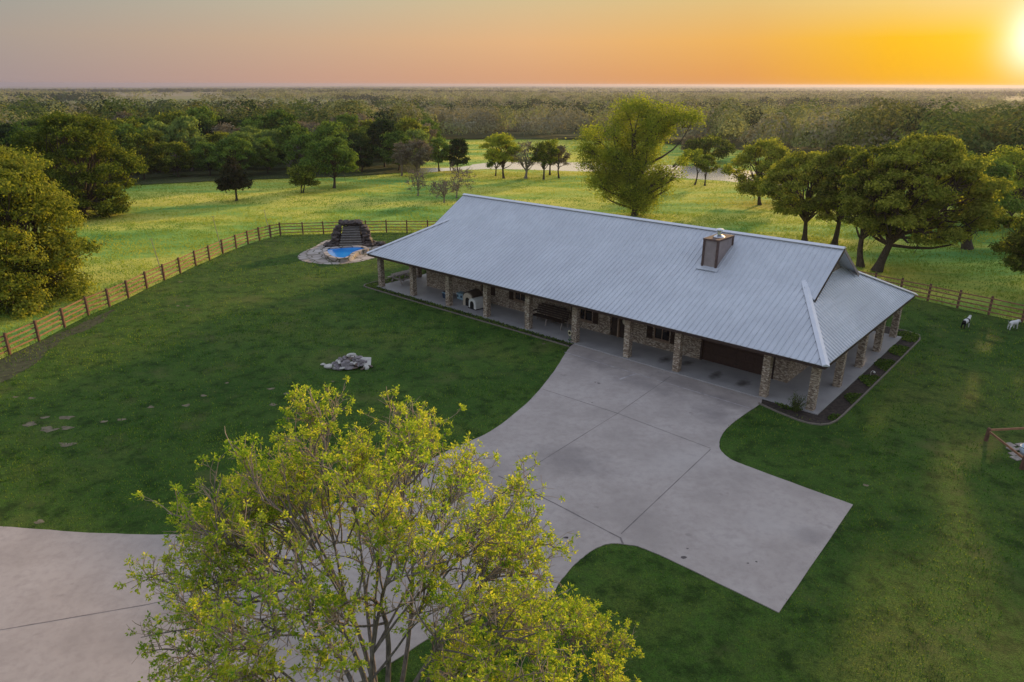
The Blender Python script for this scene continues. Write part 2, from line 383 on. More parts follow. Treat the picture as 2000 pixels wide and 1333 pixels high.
M_post = simple('stained_post_wood', (.15,.08,.055), .85, 0, .3, 5, .3)
M_soil = simple('bed_soil', (.045,.035,.03), .95, 0, .5, 7, .9)
M_curb = simple('concrete_edging', (.19,.165,.135), .85, 0, .2, 8, .3)
M_steel = simple('bright_steel', (.62,.65,.70), .25, .9, .05, 3, 0)
M_white = simple('white_plastic', (.66,.65,.62), .5, 0, .06, 5, .05)
M_beige = simple('beige_plastic', (.50,.43,.34), .6, 0, .06, 5, .05)
M_droof = simple('brown_plastic_roof', (.10,.075,.06), .7, 0, .2, 10, .2)
M_navy = simple('navy_plastic', (.025,.05,.09), .5)
M_lblue = simple('pale_blue_plastic', (.28,.42,.50), .5)
M_black = simple('black_plastic', (.012,.012,.012), .5)
M_yell = simple('cream_petal', (.62,.56,.38), .6)
M_green = simple('painted_green', (.06,.13,.06), .6)
M_lava = simple('dark_lava_rock', (.075,.06,.056), .7, 0, .7, 3, 1.0)
M_tread = simple('pale_wet_ledge', (.26,.24,.22), .6, 0, .4, 5, .4)
m, t, out = mat('cascade_stone'); g = G(t); n1 = g.noise(g.mp(g.obj(), (1,1,5)), 2.2, 5, .7)
t.links.new(g.bsdf(g.ramp(n1, [(.3, (.05,.045,.045)), (.6, (.15,.135,.125)), (.75, (.3,.28,.26))]), .7, 0, n1, .6, .05), out.inputs[0]); M_step = m
m, t, out = mat('flagstone'); g = G(t); p = g.pos(); cl = g.vor(p, 1.1, 'Color'); ed = g.vor(p, 1.1, 'Distance', 'DISTANCE_TO_EDGE')
c = g.ramp(g.math('MULTIPLY', cl, 1.0), [(.1, (.30,.25,.22)), (.5, (.42,.37,.34)), (.9, (.50,.45,.42))])
c = g.mix(g.ramp(ed, [(.03, (1,1,1)), (.075, (0,0,0))]), c, (.10,.095,.06))
c = g.mix(g.ramp(g.noise(p, 2, 4), [(.55, (0,0,0)), (.7, (.5,.5,.5))]), c, (.20,.15,.12))
t.links.new(g.bsdf(c, .8, 0, ed, .4, .05), out.inputs[0]); M_flag = m
m, t, out = mat('pool_water'); g = G(t); n1 = g.noise(g.obj(), .35, 2)
t.links.new(g.bsdf(g.ramp(n1, [(.3, (.005,.16,.62)), (.7, (.03,.33,.85))]), .12, 0, g.noise(g.obj(), 5, 2), .08, .02, .35), out.inputs[0]); M_pool = m
m, t, out = mat('pond_water'); g = G(t)
t.links.new(g.bsdf((.90,.88,.86), .22, .85, g.noise(g.mp(g.pos(), (1,1,1)), 1.2, 3), .2, .10, .9), out.inputs[0]); M_pond = m
M_rock = simple('grey_fieldstone', (.22,.195,.20), .85, 0, .5, 3, .6)
M_slab = simple('pale_stone_slab', (.52,.50,.46), .8, 0, .2, 4, .4)
M_brock = simple('brown_fieldstone', (.16,.12,.10), .9, 0, .4, 4, .5)
M_dirt = simple('bare_sandy_dirt', (.17,.145,.095), .95, 0, .35, 4, .4)
M_pave = simple('old_pavers', (.33,.29,.26), .85, 0, .3, 5, .4)
M_furw = simple('white_fur', (.62,.61,.60), .9, 0, .1, 20, .2)
M_furb = simple('black_fur', (.015,.014,.014), .8, 0, .2, 20, .2)

# ------------------------------------------------------------------ polygons on the ground
def pip(px, py, poly):
    ins = np.zeros(len(px), bool); n = len(poly)
    for i in range(n):
        x0, y0 = poly[i]; x1, y1 = poly[(i+1) % n]
        if y0 == y1: continue
        c = ((y0 > py) != (y1 > py)) & (px < (x1-x0)*(py-y0)/(y1-y0)+x0); ins ^= c
    return ins
def smooth_poly(pts, k=8, jag=0):
    P = [np.array(p[:2], float) for p in pts]; sh = [len(p) > 2 for p in pts]; n = len(P); o = []
    for i in range(n):
        p0 = P[i-1] if not sh[i] else P[i]; p1 = P[i]; p2 = P[(i+1) % n]; p3 = P[(i+2) % n] if not sh[(i+1) % n] else p2
        for j in range(k):
            t = j/k; q = .5*((2*p1)+(p2-p0)*t+(2*p0-5*p1+4*p2-p3)*t*t+(3*p1-p0-3*p2+p3)*t**3)
            o.append((q[0]+random.uniform(-jag, jag), q[1]+random.uniform(-jag, jag)))
    return o
def sheet(name, poly, z0, z1, m, kind='structure', parent=None):
    o = B().prism(poly, z0, z1).build(name, m, parent)
    if kind: o['kind'] = kind
    return o

YAW = -0.72636; OX, OY = 14.4292, 29.9423
AX = (math.cos(YAW), math.sin(YAW)); BX = (-math.sin(YAW), math.cos(YAW))
def hw(s, t): return OX-AX[0]*s+BX[0]*t, OY-AX[1]*s+BX[1]*t     # house frame -> world
fenceL_px = [(20,699),(77,672),(127,645),(173,621),(214,604),(251,587),(287,568),(321,552),(352,538),(382,523),(409,512),(435,499),(461,489),(484,480),(506,473),(528,467),(547,463)]
fenceL = [(-29.7,33.4), (-29.5,35.8)] + [at(*q, 0) for q in fenceL_px]
fenceB = [fenceL[-1]] + [at(*q, 0) for q in [(591,461),(631,460),(672,458),(714,457),(754,456),(794,456)]]
while fenceB[-1][0] < 10: fenceB.append((fenceB[-1][0]+2.2, 74.4))
fR = [at(*q, 0) for q in [(1811,585),(1869,598),(1930,611),(1995,625)]]
dR = (np.array(fR[3])-np.array(fR[0]))/3
fenceR = [tuple(np.array(fR[0])-dR*k) for k in range(14, 0, -1)] + fR + [tuple(np.array(fR[3])+dR*k) for k in range(1, 5)]
corner = fenceB[-1]
fenceR = [p for p in fenceR if p[1] < 74]; fenceR = [corner]+fenceR

lawn_poly = [(-32,-12), (-30.2,20)] + fenceL + fenceB[1:] + fenceR[1:] + [(60,8), (60,-12)]
# ground: one polar sheet to the horizon
nr, na = 150, 360
rs = np.concatenate([[0.01], np.geomspace(8, 14000, nr)]); an = np.linspace(0, 2*np.pi, na, endpoint=False)
RR, AA = np.meshgrid(rs, an, indexing='ij'); gx, gy = RR*np.sin(AA), RR*np.cos(AA); gz = terr(gx, gy)
Vg = np.stack([gx, gy, gz], -1).reshape(-1, 3)
i, j = np.meshgrid(np.arange(nr), np.arange(na), indexing='ij'); j2 = (j+1) % na
Qg = np.stack([i*na+j, i*na+j2, (i+1)*na+j2, (i+1)*na+j], -1).reshape(-1, 4)
Qg = Qg[:, ::-1]
link('ground', mesh_np('ground', Vg, Qg, mats=[M_past], smooth=True))['kind'] = 'structure'
sheet('lawn', lawn_poly, -.05, .02, M_lawn)

drive = [(*at(1113,677,.05),1), at(1098,700,.05), at(1080,728,.05), at(1035,782,.05), at(960,842,.05), at(870,884,.05), at(720,962,.05), at(560,1015,.05), at(400,1045,.05), at(200,1046,.05), at(0,1034,.05), (*at(-200,1030,.05),1),
         (*at(-220,1420,.05),1), (*at(560,1430,.05),1), at(760,1300,.05), at(900,1217,.05), at(1060,1175,.05), at(1100,1130,.05), at(1135,1092,.05), at(1180,1064,.05), at(1225,1062,.05), at(1290,1082,.05), (*at(1525,1194,.05),1),
         (*at(1668,982,.05),1), at(1480,915,.05), at(1425,892,.05), at(1406,866,.05), at(1425,830,.05), (*at(1488,784,.05),1)]
e0, e1 = hw(2.9, .55), hw(14.75, .55)
drive_poly = smooth_poly(drive, 8, .012)
drive_poly = [(*p,) for p in drive_poly[:-8]] + [at(1488,784,.05), e0, e1]
drv = sheet('driveway', drive_poly, -.05, .05, M_conc)
def strip(name, pts, wd, z, m, wob=0):
    b = B()
    P = []
    for a, c in zip(pts[:-1], pts[1:]):
        n = max(1, int(math.dist(a, c)/.4))
        P += [(a[0]+(c[0]-a[0])*k/n+random.uniform(-wob, wob), a[1]+(c[1]-a[1])*k/n+random.uniform(-wob, wob)) for k in range(n)]
    P.append(pts[-1]); vs = []
    for i_, p in enumerate(P):
        q0 = P[max(i_-1, 0)]; q1 = P[min(i_+1, len(P)-1)]; d = Vector((q1[0]-q0[0], q1[1]-q0[1])).normalized()
        w_ = wd*random.uniform(.7, 1.3)/2; vs += [(p[0]-d.y*w_, p[1]+d.x*w_, z), (p[0]+d.y*w_, p[1]-d.x*w_, z)]
    b.add(vs, [(2*k, 2*k+1, 2*k+3, 2*k+2) for k in range(len(P)-1)])
    return tag(b.build(name, m), kind='structure')
jz = .054
A_ = lambda *q: at(*q, .05)
strip('driveway_joint', [A_(1060,760), A_(1205,806), A_(1389,874)], .035, jz, M_joint)
strip('driveway_joint', [A_(1310,734), A_(1205,808), A_(1020,925)], .03, jz, M_joint)
strip('driveway_joint', [A_(1389,876), A_(1215,1042)], .035, jz, M_joint)
strip('driveway_joint', [A_(975,930), A_(1085,983), A_(1198,1042), A_(1214,1050), A_(1219,1062)], .06, jz, M_joint, .008)
strip('driveway_joint', [A_(0,1237), A_(290,1185), A_(540,1130)], .03, jz, M_joint, .004)
strip('driveway_seam', [hw(14.3,-.95), hw(8.5,-.95)], .06, jz, M_chalk)
strip('driveway_seam', [hw(8.2,-.95), hw(2.7,-.95)], .05, jz, M_chalk)
strip('driveway_seam', [hw(9.35,-1.0), hw(9.5,-1.5), hw(9.6,-2.2)], .12, jz, M_chalk, .03)
for q, r_ in (((1337,1087),.13), ((1345,1070),.05), ((1463,1098),.05), ((1480,1095),.05), ((1107,1050),.1), ((1110,1049),.06), ((1170,748),.1), ((1163,746),.06), ((1157,786),.05)):
    x, y = A_(*q); k = random.randint(6, 9)
    sheet('driveway_stain', [(x+r_*random.uniform(.6,1.1)*math.cos(6.283*i_/k), y+r_*.8*random.uniform(.5,1.1)*math.sin(6.283*i_/k)) for i_ in range(k)], jz-.002, jz, M_stain)

# bare dirt patches in the lawn
dirt = [((60,835),1.1),((88,822),.7),((95,845),1.5),((130,822),1.2),((131,842),1.0),((130,874),1.2),((203,829),.7),((238,825),.75),((295,800),.6),((366,796),.7),((398,777),.6),((531,763),.7),((534,794),.75),
        ((561,772),.5),((602,800),.5),((444,752),.4),((220,676),.3),((62,784),.7),((30,782),.5),((352,555),.7),((347,602),.5),((366,602),.6),((80,1025),.6),((650,748),.4),((1692,945),.4),((1310,630),.3),((1062,672),.5)]
for q, r_ in dirt:
    x, y = at(*q, 0); k = 14; ph = random.random()*9
    P = [(x+r_*.26*(1+.35*math.sin(3*a+ph)+random.uniform(-.25,.25))*math.cos(a), y+r_*.20*(1+.3*math.cos(2*a+ph)+random.uniform(-.25,.25))*math.sin(a)) for a in [6.283*i_/k for i_ in range(k)]]
    sheet('dirt_patch', P, .021, .025, M_dirt)
P = smooth_poly([at(*q, 0) for q in [(-60,745),(60,682),(150,642),(220,610),(190,640),(120,672),(40,735),(-60,775)]], 6, .15)
sheet('bare_soil_strip', P, .021, .025, simple('thin_brown_turf', (.055,.062,.030), .95, 0, .5, 3, .6))

# ------------------------------------------------------------------ house
LEN, DEP, HE, HB, HR, HX, HY, LS = 34.09, 15.76, 2.75, 4.911, 6.64, 3.035, 4.94, 3.39
house = empty('ranch_house', (OX, OY, 0), YAW, 'long single-storey brick ranch house with grey metal roof and columned wraparound porch', 'house')
def hp(s, t, z=0): return (-s, t, z)
porch = B().bx(-33.95, -.15, .5, DEP-.5, -.05, .10).build('porch_floor', M_porch, house, .01)
W0, W1, T0, T1 = 2.7, 31.05, 3.2, DEP-3.2
# front wall pieces round the openings
openings = [(3.45, 7.75, .1, 2.4, 'garage'), (12.7, 13.95, .1, 2.35, 'door'), (9.75, 10.85, .62, 2.25, 'win'), (15.3, 16.55, .62, 2.25, 'win'), (20.9, 21.95, .80, 2.25, 'win'), (24.2, 25.2, .75, 2.25, 'win')]
wb = B(); th = .22; s0 = W0
for a, b_, z0, z1, k in sorted(openings):
    wb.bx(-a, -s0, T0, T0+th, .1, 2.7)
    if z0 > .2: wb.bx(-b_, -a, T0, T0+th, .1, z0)
    wb.bx(-b_, -a, T0, T0+th, z1, 2.7); s0 = b_
wb.bx(-W1, -s0, T0, T0+th, .1, 2.7)
wb.bx(-W0-th, -W0, T0+th, T1, .1, 2.7); wb.bx(-W1, -W1+th, T0+th, T1, .1, 2.7); wb.bx(-W1, -W0, T1, T1+th, .1, 2.7)
wb.build('wall', M_brick, house)
# interior dark core so openings read as rooms
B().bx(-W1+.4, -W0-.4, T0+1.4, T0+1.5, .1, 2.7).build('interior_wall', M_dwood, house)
def window(a, b_, z0, z1, shl=True, shr=True):
    fr = B(); y0 = T0+.03; f = .06
    for (x0, x1, q0, q1) in ((-b_, -a, z0, z0+f), (-b_, -a, z1-f, z1), (-b_, -b_+f, z0+f, z1-f), (-a-f, -a, z0+f, z1-f)): fr.bx(x0, x1, y0, y0+.08, q0, q1)
    mx = -(a+b_)/2; fr.bx(mx-.02, mx+.02, y0+.02, y0+.06, z0+f, z1-f)
    fo = fr.build('window', M_trim, house)
    B().bx(-b_+f+.002, -a-f-.002, y0+.065, y0+.075, z0+f+.002, z1-f-.002).build('pane', M_glass, fo)
    B().bx(-b_-.05, -a+.05, T0-.05, T0+.025, z0-.07, z0-.005).build('sill', M_trim, fo)
    for ok, x0, x1 in ((shr, -a+.05, -a+.45), (shl, -b_-.45, -b_-.05)):
        if not ok: continue
        sb = B(); sb.bx(x0, x1, T0-.035, T0-.004, z0-.02, z1+.02)
        for k in range(14):
            zz = z0+.08+k*(z1-z0-.12)/14; sb.box(((x0+x1)/2, T0-.042, zz), (x1-x0-.1, .02, .07), rx=.4)
        sb.build('shutter', M_shut, house)
for a, b_, z0, z1, k in openings:
    if k == 'win': window(a, b_, z0, z1, not (24 < a < 25), True)
# garage door with panels
gd = B(); gd.bx(-7.70, -3.5, T0+.12, T0+.16, .1, 2.38)
for r_ in range(4):
    for c_ in range(8):
        x0 = -7.62+c_*.515; z0 = .17+r_*.555; gd.bx(x0, x0+.44, T0+.095, T0+.119, z0, z0+.44)
gdo = gd.build('garage_door', M_garage, house, .008); B().bx(-5.7, -5.5, T0+.06, T0+.094, .34, .37).build('handle', M_black, gdo)
tr = B(); tr.bx(-7.75, -7.65, T0-.02, T0+.1, .1, 2.4); tr.bx(-3.55, -3.45, T0-.02, T0+.1, .1, 2.4); tr.bx(-7.65, -3.55, T0-.02, T0+.1, 2.3, 2.4)
tr.build('garage_frame', M_fascia, house)
dr = B(); dr.bx(-13.9, -13.40, T0+.12, T0+.17, .1, 2.3); dr.bx(-13.3, -12.75, T0+.12, T0+.17, .1, 2.3)
for x0 in (-13.82, -13.22):
    for z0, z1 in ((.25,.9), (1.0,1.6), (1.7,2.15)): dr.bx(x0, x0+.34, T0+.10, T0+.119, z0, z1)
do = dr.build('front_door', M_dwood, house); B().tube([(-13.42, T0+.02, 1.05), (-13.42, T0+.11, 1.05)], .03).build('handle', M_steel, do)
B().bx(-13.40, -13.30, T0-.01, T0+.15, .1, 2.3).build('door_frame', M_trim, house)
# columns
front_s = [33.6, 29.85, 26.0, 22.3, 18.6, 14.85, 11.1, 7.9, 2.95, .6]
side_t = [4.6, 8.2, 11.5, DEP-.85]
cols = [(s_, .82) for s_ in front_s]+[(.6, t_) for t_ in side_t]+[(33.6, t_) for t_ in side_t]+[(s_, DEP-.85) for s_ in (4.4,8.1,11.8,15.5,19.2,22.9,26.6,30.2)]
for s_, t_ in cols:
    B().box((-s_, t_, 1.34), (.37, .37, 2.5)).build('column', M_brick, house, .01)
# beam, soffit, fascia
bm = B(); bm.bx(-33.8, -.4, .72, .92, 2.56, 2.66); bm.bx(-.7, -.5, .92, DEP-.75, 2.56, 2.66); bm.bx(-33.7, -33.5, .92, DEP-.75, 2.56, 2.66); bm.bx(-33.8, -.4, DEP-.95, DEP-.75, 2.56, 2.66)
bm.build('porch_beam', M_fascia, house)
B().bx(-LEN+.06, -.06, .06, DEP-.06, 2.663, 2.68).build('soffit', M_tan, house)
fb = B(); fb.bx(-LEN, 0, -.0, .04, 2.58, 2.73); fb.bx(-LEN, 0, DEP-.04, DEP, 2.58, 2.73); fb.bx(-.04, 0, .04, DEP-.04, 2.58, 2.73); fb.bx(-LEN, -LEN+.04, .04, DEP-.04, 2.58, 2.73)
fb.build('fascia', M_fascia, house)
# metal roof: sheets and ribs
OV = .75; TE = 4.30; DD = DEP/2
zu = lambda t_: HB+(HR-HB)*(t_-HY)/(DD-HY)
roof = B()
def quadp(*pts):
    n = len(pts); roof.add(list(pts)+[(p[0], p[1], p[2]-.03) for p in pts], [tuple(range(n)), tuple(range(n, 2*n))[::-1]]+[(i_, n+i_, n+(i_+1)%n, (i_+1)%n) for i_ in range(n)])
fl = lambda p: (p[0], DEP-p[1], p[2])
for mr in (False, True):
    g_ = (lambda *P: quadp(*[fl(p) for p in P][::-1])) if mr else quadp
    g_(hp(LEN,0,HE), hp(0,0,HE), hp(HX,HY,HB), hp(LEN-LS,HY,HB))
    # upper plane incl. overhang wings
    g_(hp(LEN-LS,HY,HB+.004), hp(HX,HY,HB+.004), hp(HX,DD,HR), hp(LEN-LS,DD,HR))
    g_(hp(HX,TE,zu(TE)), hp(HX-OV,TE,zu(TE)), hp(HX-OV,DD,HR), hp(HX,DD,HR))
    g_(hp(LEN-LS+OV,TE,zu(TE)), hp(LEN-LS,TE,zu(TE)), hp(LEN-LS,DD,HR), hp(LEN-LS+OV,DD,HR))
quadp(hp(0,0,HE), hp(0,DEP,HE), hp(HX,DEP-HY,HB), hp(HX,HY,HB))
quadp(hp(LEN,DEP,HE), hp(LEN,0,HE), hp(LEN-LS,HY,HB), hp(LEN-LS,DEP-HY,HB))
def rib(a, b_, w_=.035, h_=.036):
    a = Vector(a); b_ = Vector(b_); d = (b_-a).normalized(); sx = Vector((1,0,0)) if abs(d.x) < .1 else Vector((0,1,0))
    u = sx*w_; v = sx*w_*.45; n = Vector((0,0,h_))
    roof.add([a-u, a-v+n, a+v+n, a+u, b_-u, b_-v+n, b_+v+n, b_+u], [(0,1,5,4), (1,2,6,5), (2,3,7,6), (3,2,1,0)])
step = .3048; s_ = .15
while s_ < LEN-.1:
    k = 1.0
    if s_ < HX: k = s_/HX
    elif s_ > LEN-LS: k = (LEN-s_)/LS
    e = (hp(s_, HY*k, HE+(HB-HE)*k))
    for mr in (False, True):
        f_ = fl if mr else (lambda p: p)
        rib(f_(hp(s_, -.02, HE)), f_(e))
        if k == 1.0: rib(f_(hp(s_, HY, HB)), f_(hp(s_, DD, HR)))
        elif HX-OV < s_ < LEN-LS+OV: rib(f_(hp(s_, TE, zu(TE))), f_(hp(s_, DD, HR)))
    s_ += step
t_ = .15
while t_ < DEP-.1:
    k = min(1.0, t_/HY, (DEP-t_)/HY)
    rib(hp(-.02, t_, HE), hp(HX*k, t_, HE+(HB-HE)*k)); rib(hp(LEN+.02, t_, HE), hp(LEN-LS*k, t_, HE+(HB-HE)*k)); t_ += step
roofo = roof.build('roof', M_roof, house)
def cap(name, a, b_, w_, m, up=.05):
    a = Vector(a); b_ = Vector(b_); d = (b_-a).normalized(); u = d.cross(Vector((0,0,1))).normalized()*w_; n = Vector((0,0,up)); dn = Vector((0,0,up-w_*.42))
    q = B().add([a-u+dn, a+n, a+u+dn, b_-u+dn, b_+n, b_+u+dn, a-u+dn-n*.6, a+u+dn-n*.6, b_-u+dn-n*.6, b_+u+dn-n*.6], [(0,1,4,3), (1,2,5,4), (0,3,8,6), (2,7,9,5), (0,6,7,2,1), (3,4,5,9,8)])
    return q.build(name, m, roofo)
cap('ridge_cap', hp(HX-OV-.02, DD, HR+.03), hp(LEN-LS+OV+.02, DD, HR+.03), .2, M_cap, .05)
for mr in (False, True):
    f_ = fl if mr else (lambda p: p)
    cap('hip_cap', f_(hp(-.02,-.03,HE+.04)), f_(hp(HX+.25,HY+.4,HB+.22)), .17, M_cap, .07)
    cap('hip_cap', f_(hp(LEN+.02,-.03,HE+.04)), f_(hp(LEN-LS-.2,HY+.35,HB+.2)), .17, M_cap, .07)
# gable walls, rake boards, flashings
for sx_, sg in ((HX+.02, 1), (LEN-LS-.02, -1)):
    B().add([hp(sx_, HY+.1, HB-.12), hp(sx_, DEP-HY-.1, HB-.12), hp(sx_, DD, HR-.06), hp(sx_+.1*sg, HY+.1, HB-.12), hp(sx_+.1*sg, DEP-HY-.1, HB-.12), hp(sx_+.1*sg, DD, HR-.06)],
            [(0,1,2), (5,4,3), (0,3,4,1), (1,4,5,2), (2,5,3,0)]).build('gable', M_gable, house)
    xo = sx_-(OV+.03)*sg
    for f_ in (lambda p: p, fl):
        B().bar(f_(hp(xo, TE, zu(TE)-.10)), f_(hp(xo, DD-.0, HR-.10)), .03, .16).build('rake_board', M_tan if f_ is fl else M_fascia, house)
    B().bx(*( sorted((-sx_-.0, -sx_+.04*sg)) ), HY-.2, DEP-HY+.2, HB-.12, HB+.04).build('flashing', M_cap, house)
for f_ in (lambda p: p, fl):
    c_ = f_(hp(HX-.55, HY-.35, HB-.30)); B().box(c_, (.5,.55,.03), ry=math.atan(.71)).build('corner_flashing', M_cap, roofo)
# chimney
ch = B(); cx0, cx1, cy0, cy1, cz0, cz1 = -9.08, -8.24, 5.1, 6.95, 4.8, 6.56
ch.bx(cx0, cx1, cy0, cy1, cz0, cz1); cho = ch.build('chimney', M_tan, house)
cc = B()
for x in (cx0, cx1):
    for y in (cy0, cy1): cc.box((x, y, (cz0+cz1)/2+.0), (.12,.12,cz1-cz0+.01))
cc.bx(cx0-.07, cx1+.07, cy0-.07, cy1+.07, cz1+.003, cz1+.10)
cc.bx(cx0-.062, cx1+.062, cy0-.062, cy0-.003, cz0+.1, cz0+.2)
cc.build('corner_trim', simple('mauve_brown_trim', (.10,.065,.06), .7), cho)
cxm, cym = (cx0+cx1)/2, (cy0+cy1)/2
B().lathe((cxm, cym, cz1+.10), [(.33,0), (.30,.03), (.13,.13), (.12,.30), (.17,.33), (.17,.37)], 20).build('flue', M_steel, cho, smooth=False)
B().lathe((cxm, cym, cz1+.50), [(.02,-.02), (.25,0), (.22,.05), (.03,.10)], 20).build('flue_cap', M_steel, cho)
B().lathe((cxm, cym, cz1+.46), [(.14,0), (.14,.04)], 12).build('flue_collar', M_black, cho)
fl_ = B(); fl_.box((cxm, 4.95, 4.99), (1.3,.4,.02), rx=math.atan(.44)); fl_.build('chimney_flashing', M_roof, roofo)
# wall-mounted bits
B().lathe((-26.5, T0-.03, 1.9), [(.02,0), (.28,.01), (.28,.03), (.02,.04)], 20).build('wall_plaque', simple('brown_wreath', (.10,.05,.035), .9), house).matrix_local
for s_ in (28.1, 27.2, 2.95):
    bx_ = B(); bx_.bx(-s_-.1, -s_+.1, T0-.14, T0, 2.05, 2.12); bx_.box((-s_, T0-.1, 1.93), (.13,.13,.22), taper=1.3); bx_.build('wall_lantern', M_black, house)

# planting bed and edging round the house
bed = [hw(35.0,.2), hw(27,.33), hw(20,.45), hw(14.95,.5), hw(14.95,.62), hw(33.9,.62)]
bedL = [hw(34.75,-.02), hw(27,-.02), hw(20,.0), hw(14.7,.05), hw(14.7,.55), hw(33.9,.55), hw(33.9,15.3), hw(35.0,15.3), hw(35.0,.5)]
sheet('planting_bed', bedL, .0, .04, M_soil)
bedR = smooth_poly([(*hw(2.85,.50),1), (*hw(2.8,-.05),1), hw(1.6,-.42), hw(.6,-.62), hw(-.1,-.45), hw(-.6,.2), hw(-.7,1.4), hw(-.72,6), hw(-.72,12), hw(-.7,15.6), hw(-.5,16.4), hw(.4,16.7), (*hw(2.0,16.7),1), (*hw(2.0,15.3),1), (*hw(.13,15.3),1), (*hw(.13,.50),1)], 5)
sheet('planting_bed', bedR, .0, .04, M_soil)
edgL = [hw(34.2,15.3)] and [hw(35.1,6), hw(35.15,1.2), hw(35.1,.3), hw(34.8,-.02), hw(34.2,-.1), hw(27,-.08), hw(20,-.04), hw(14.7,.0)]
edgR = [hw(2.8,-.12), hw(1.6,-.48), hw(.6,-.68), hw(.1,-.66), hw(-.35,-.45), hw(-.62,-.05), hw(-.74,.5), hw(-.78,1.4), hw(-.8,6), hw(-.8,12), hw(-.78,15.6), hw(-.55,16.5), hw(.4,16.8), hw(2,16.8)]
for nm, pts, lb in (('a', edgL, 'low concrete edging along the bed in front of the long porch, left of the driveway'), ('b', edgR, 'low concrete edging curving round the right end of the porch bed')):
    b = B(); q = Vector((0,0,0))
    for k_, (a, c_) in enumerate(zip(pts[:-1], pts[1:])): b.bar((*a, .045+.0005*k_), (*c_, .04+.0005*k_), .075, .09)
    tag(b.build('bed_edging', M_curb), lb, 'edging')

# ------------------------------------------------------------------ porch things (house frame helper)
def hthing(name, s_, t_, z, rz, label, cat, group=None):
    x, y = hw(s_, t_); return empty(name, (x, y, z), YAW+rz, label, cat, group)
# picnic table
pt = hthing('picnic_table', 33.35, 2.75, .1, R(90), 'grey weathered wooden picnic table at the left end of the porch', 'picnic table')
b = B()
for k in range(5): b.bx(-.95, .95, -.37+k*.15, -.37+k*.15+.14, .72, .76)
b.build('tabletop', M_wood, pt)
for sy in (-1, 1):
    b = B()
    for k in range(2): b.bx(-.95, .95, sy*.72-.14+k*.145, sy*.72-.14+k*.145+.135, .42, .455)
    b.build('bench', M_wood, pt)
for x in (-.65, .65):
    b = B(); b.bar((x,-.28,.70), (x,-.62,.0), .05, .1); b.bar((x,.28,.70), (x,.62,.0), .05, .1)
    b.bx(x+.03, x+.07, -.85, .85, .32, .42); b.bx(x+.03, x+.07, -.36, .36, .62, .72); b.build('leg_frame', M_wood, pt)
# bins
t0 = hthing('storage_bin', 27.45, 2.0, .1, 0, 'dark navy plastic tub with pale rim on the porch behind the third column', 'storage bin')
b = B(); b.box((0,0,.2), (.55,.42,.4), taper=1.12); b.build('tub', M_navy, t0, .02); B().box((0,0,.425), (.68,.52,.045)).build('rim', M_lblue, t0, .01); B().box((0,0,.47), (.6,.45,.05), taper=.8).build('lid', M_navy, t0, .01)
t0 = hthing('cooler', 26.5, 2.55, .1, 0, 'pale blue ice chest standing right of the third porch column', 'cooler')
B().box((0,0,.2), (.62,.42,.4), taper=1.05).build('body', M_lblue, t0, .03); B().box((0,0,.44), (.68,.48,.07)).build('lid', M_lblue, t0, .02)
for x in (-.18,.18): B().box((x,-.245,.25), (.10,.03,.16)).build('latch', M_navy, t0)
t0 = hthing('storage_bin', 25.85, 2.6, .1, 0, 'dark blue lidded box between the pale cooler and the dog house', 'storage bin')
B().box((0,0,.22), (.5,.5,.44), taper=1.08).build('tub', M_navy, t0, .02); B().box((0,0,.46), (.58,.58,.05)).build('lid', M_black, t0, .01)
# dog houses
def arch(w_, h_, sh, n=10):   # arch outline in XZ: straight to shoulder then pointed curve
    o = [(-w_/2, 0)]
    for k in range(n+1):
        a = math.pi*(1-k/n); o.append((w_/2*math.cos(a), sh+(h_-sh)*math.sin(a)**.8))
    o.append((w_/2, 0)); return o
def extr(bd, ol, y0, y1):
    n = len(ol); bd.add([(x, y0, z) for x, z in ol]+[(x, y1, z) for x, z in ol], [tuple(range(n)), tuple(range(n, 2*n))[::-1]]+[(i_, n+i_, n+(i_+1)%n, (i_+1)%n) for i_ in range(n)]); return bd
t0 = hthing('dog_house', 25.0, 2.1, .1, R(5), 'beige arched dog house with dark shingled roof standing under the porch', 'dog house')
extr(B(), arch(.85,.95,.45), -.5, .5).build('shell', M_beige, t0)
ro = B(); ol = arch(.97,1.03,.50)[1:-1]; il = arch(.88,.97,.46)[1:-1]
extr(ro, ol+il[::-1], -.44, .56); ro.build('roof', M_droof, t0)
extr(B(), arch(.36,.62,.36), -.515, -.503).build('doorway', M_black, t0)
t0 = hthing('dog_house', 24.15, 1.75, .1, R(-8), 'low white rounded dog shelter with dark doorway beside the fourth porch column', 'dog house')
extr(B(), arch(.8,.74,.40), -.45, .55).build('shell', M_white, t0, .03)
extr(B(), arch(.42,.56,.30), -.475, -.453).build('doorway', M_black, t0)
B().bx(-.43, .43, -.49, .58, 0, .05).build('base_tray', M_black, t0)
# bench
t0 = hthing('porch_bench', 18.1, 2.35, .1, 0, 'long dark weathered wood bench with a curved slatted back on the porch', 'bench')
b = B()
for k in range(4): b.bx(-1.3, 1.3, -.32+k*.14, -.32+k*.14+.12, .42, .455)
b.build('seat', M_dwood, t0)
b = B()
for k in range(5):
    wv = 1.3-(.12 if k == 4 else 0)-(.0 if k < 4 else .15); b.box((0, .26+k*.05, .56+k*.135), (2*wv, .03, .12), rx=-.3)
b.build('backrest', M_dwood, t0)
for x in (-1.28, 0, 1.28):
    B().bar((x,-.30,.42), (x,-.42,0), .06, .09).build('leg', M_wood, t0); B().bar((x,.22,.42), (x,.34,0), .06, .09).build('leg', M_wood, t0)
for x in (-1.32, 1.32):
    b = B(); b.bx(x-.05, x+.05, -.38, .32, .66, .70); b.bx(x-.03, x+.03, -.34, -.26, .42, .66); b.build('armrest', M_dwood, t0)
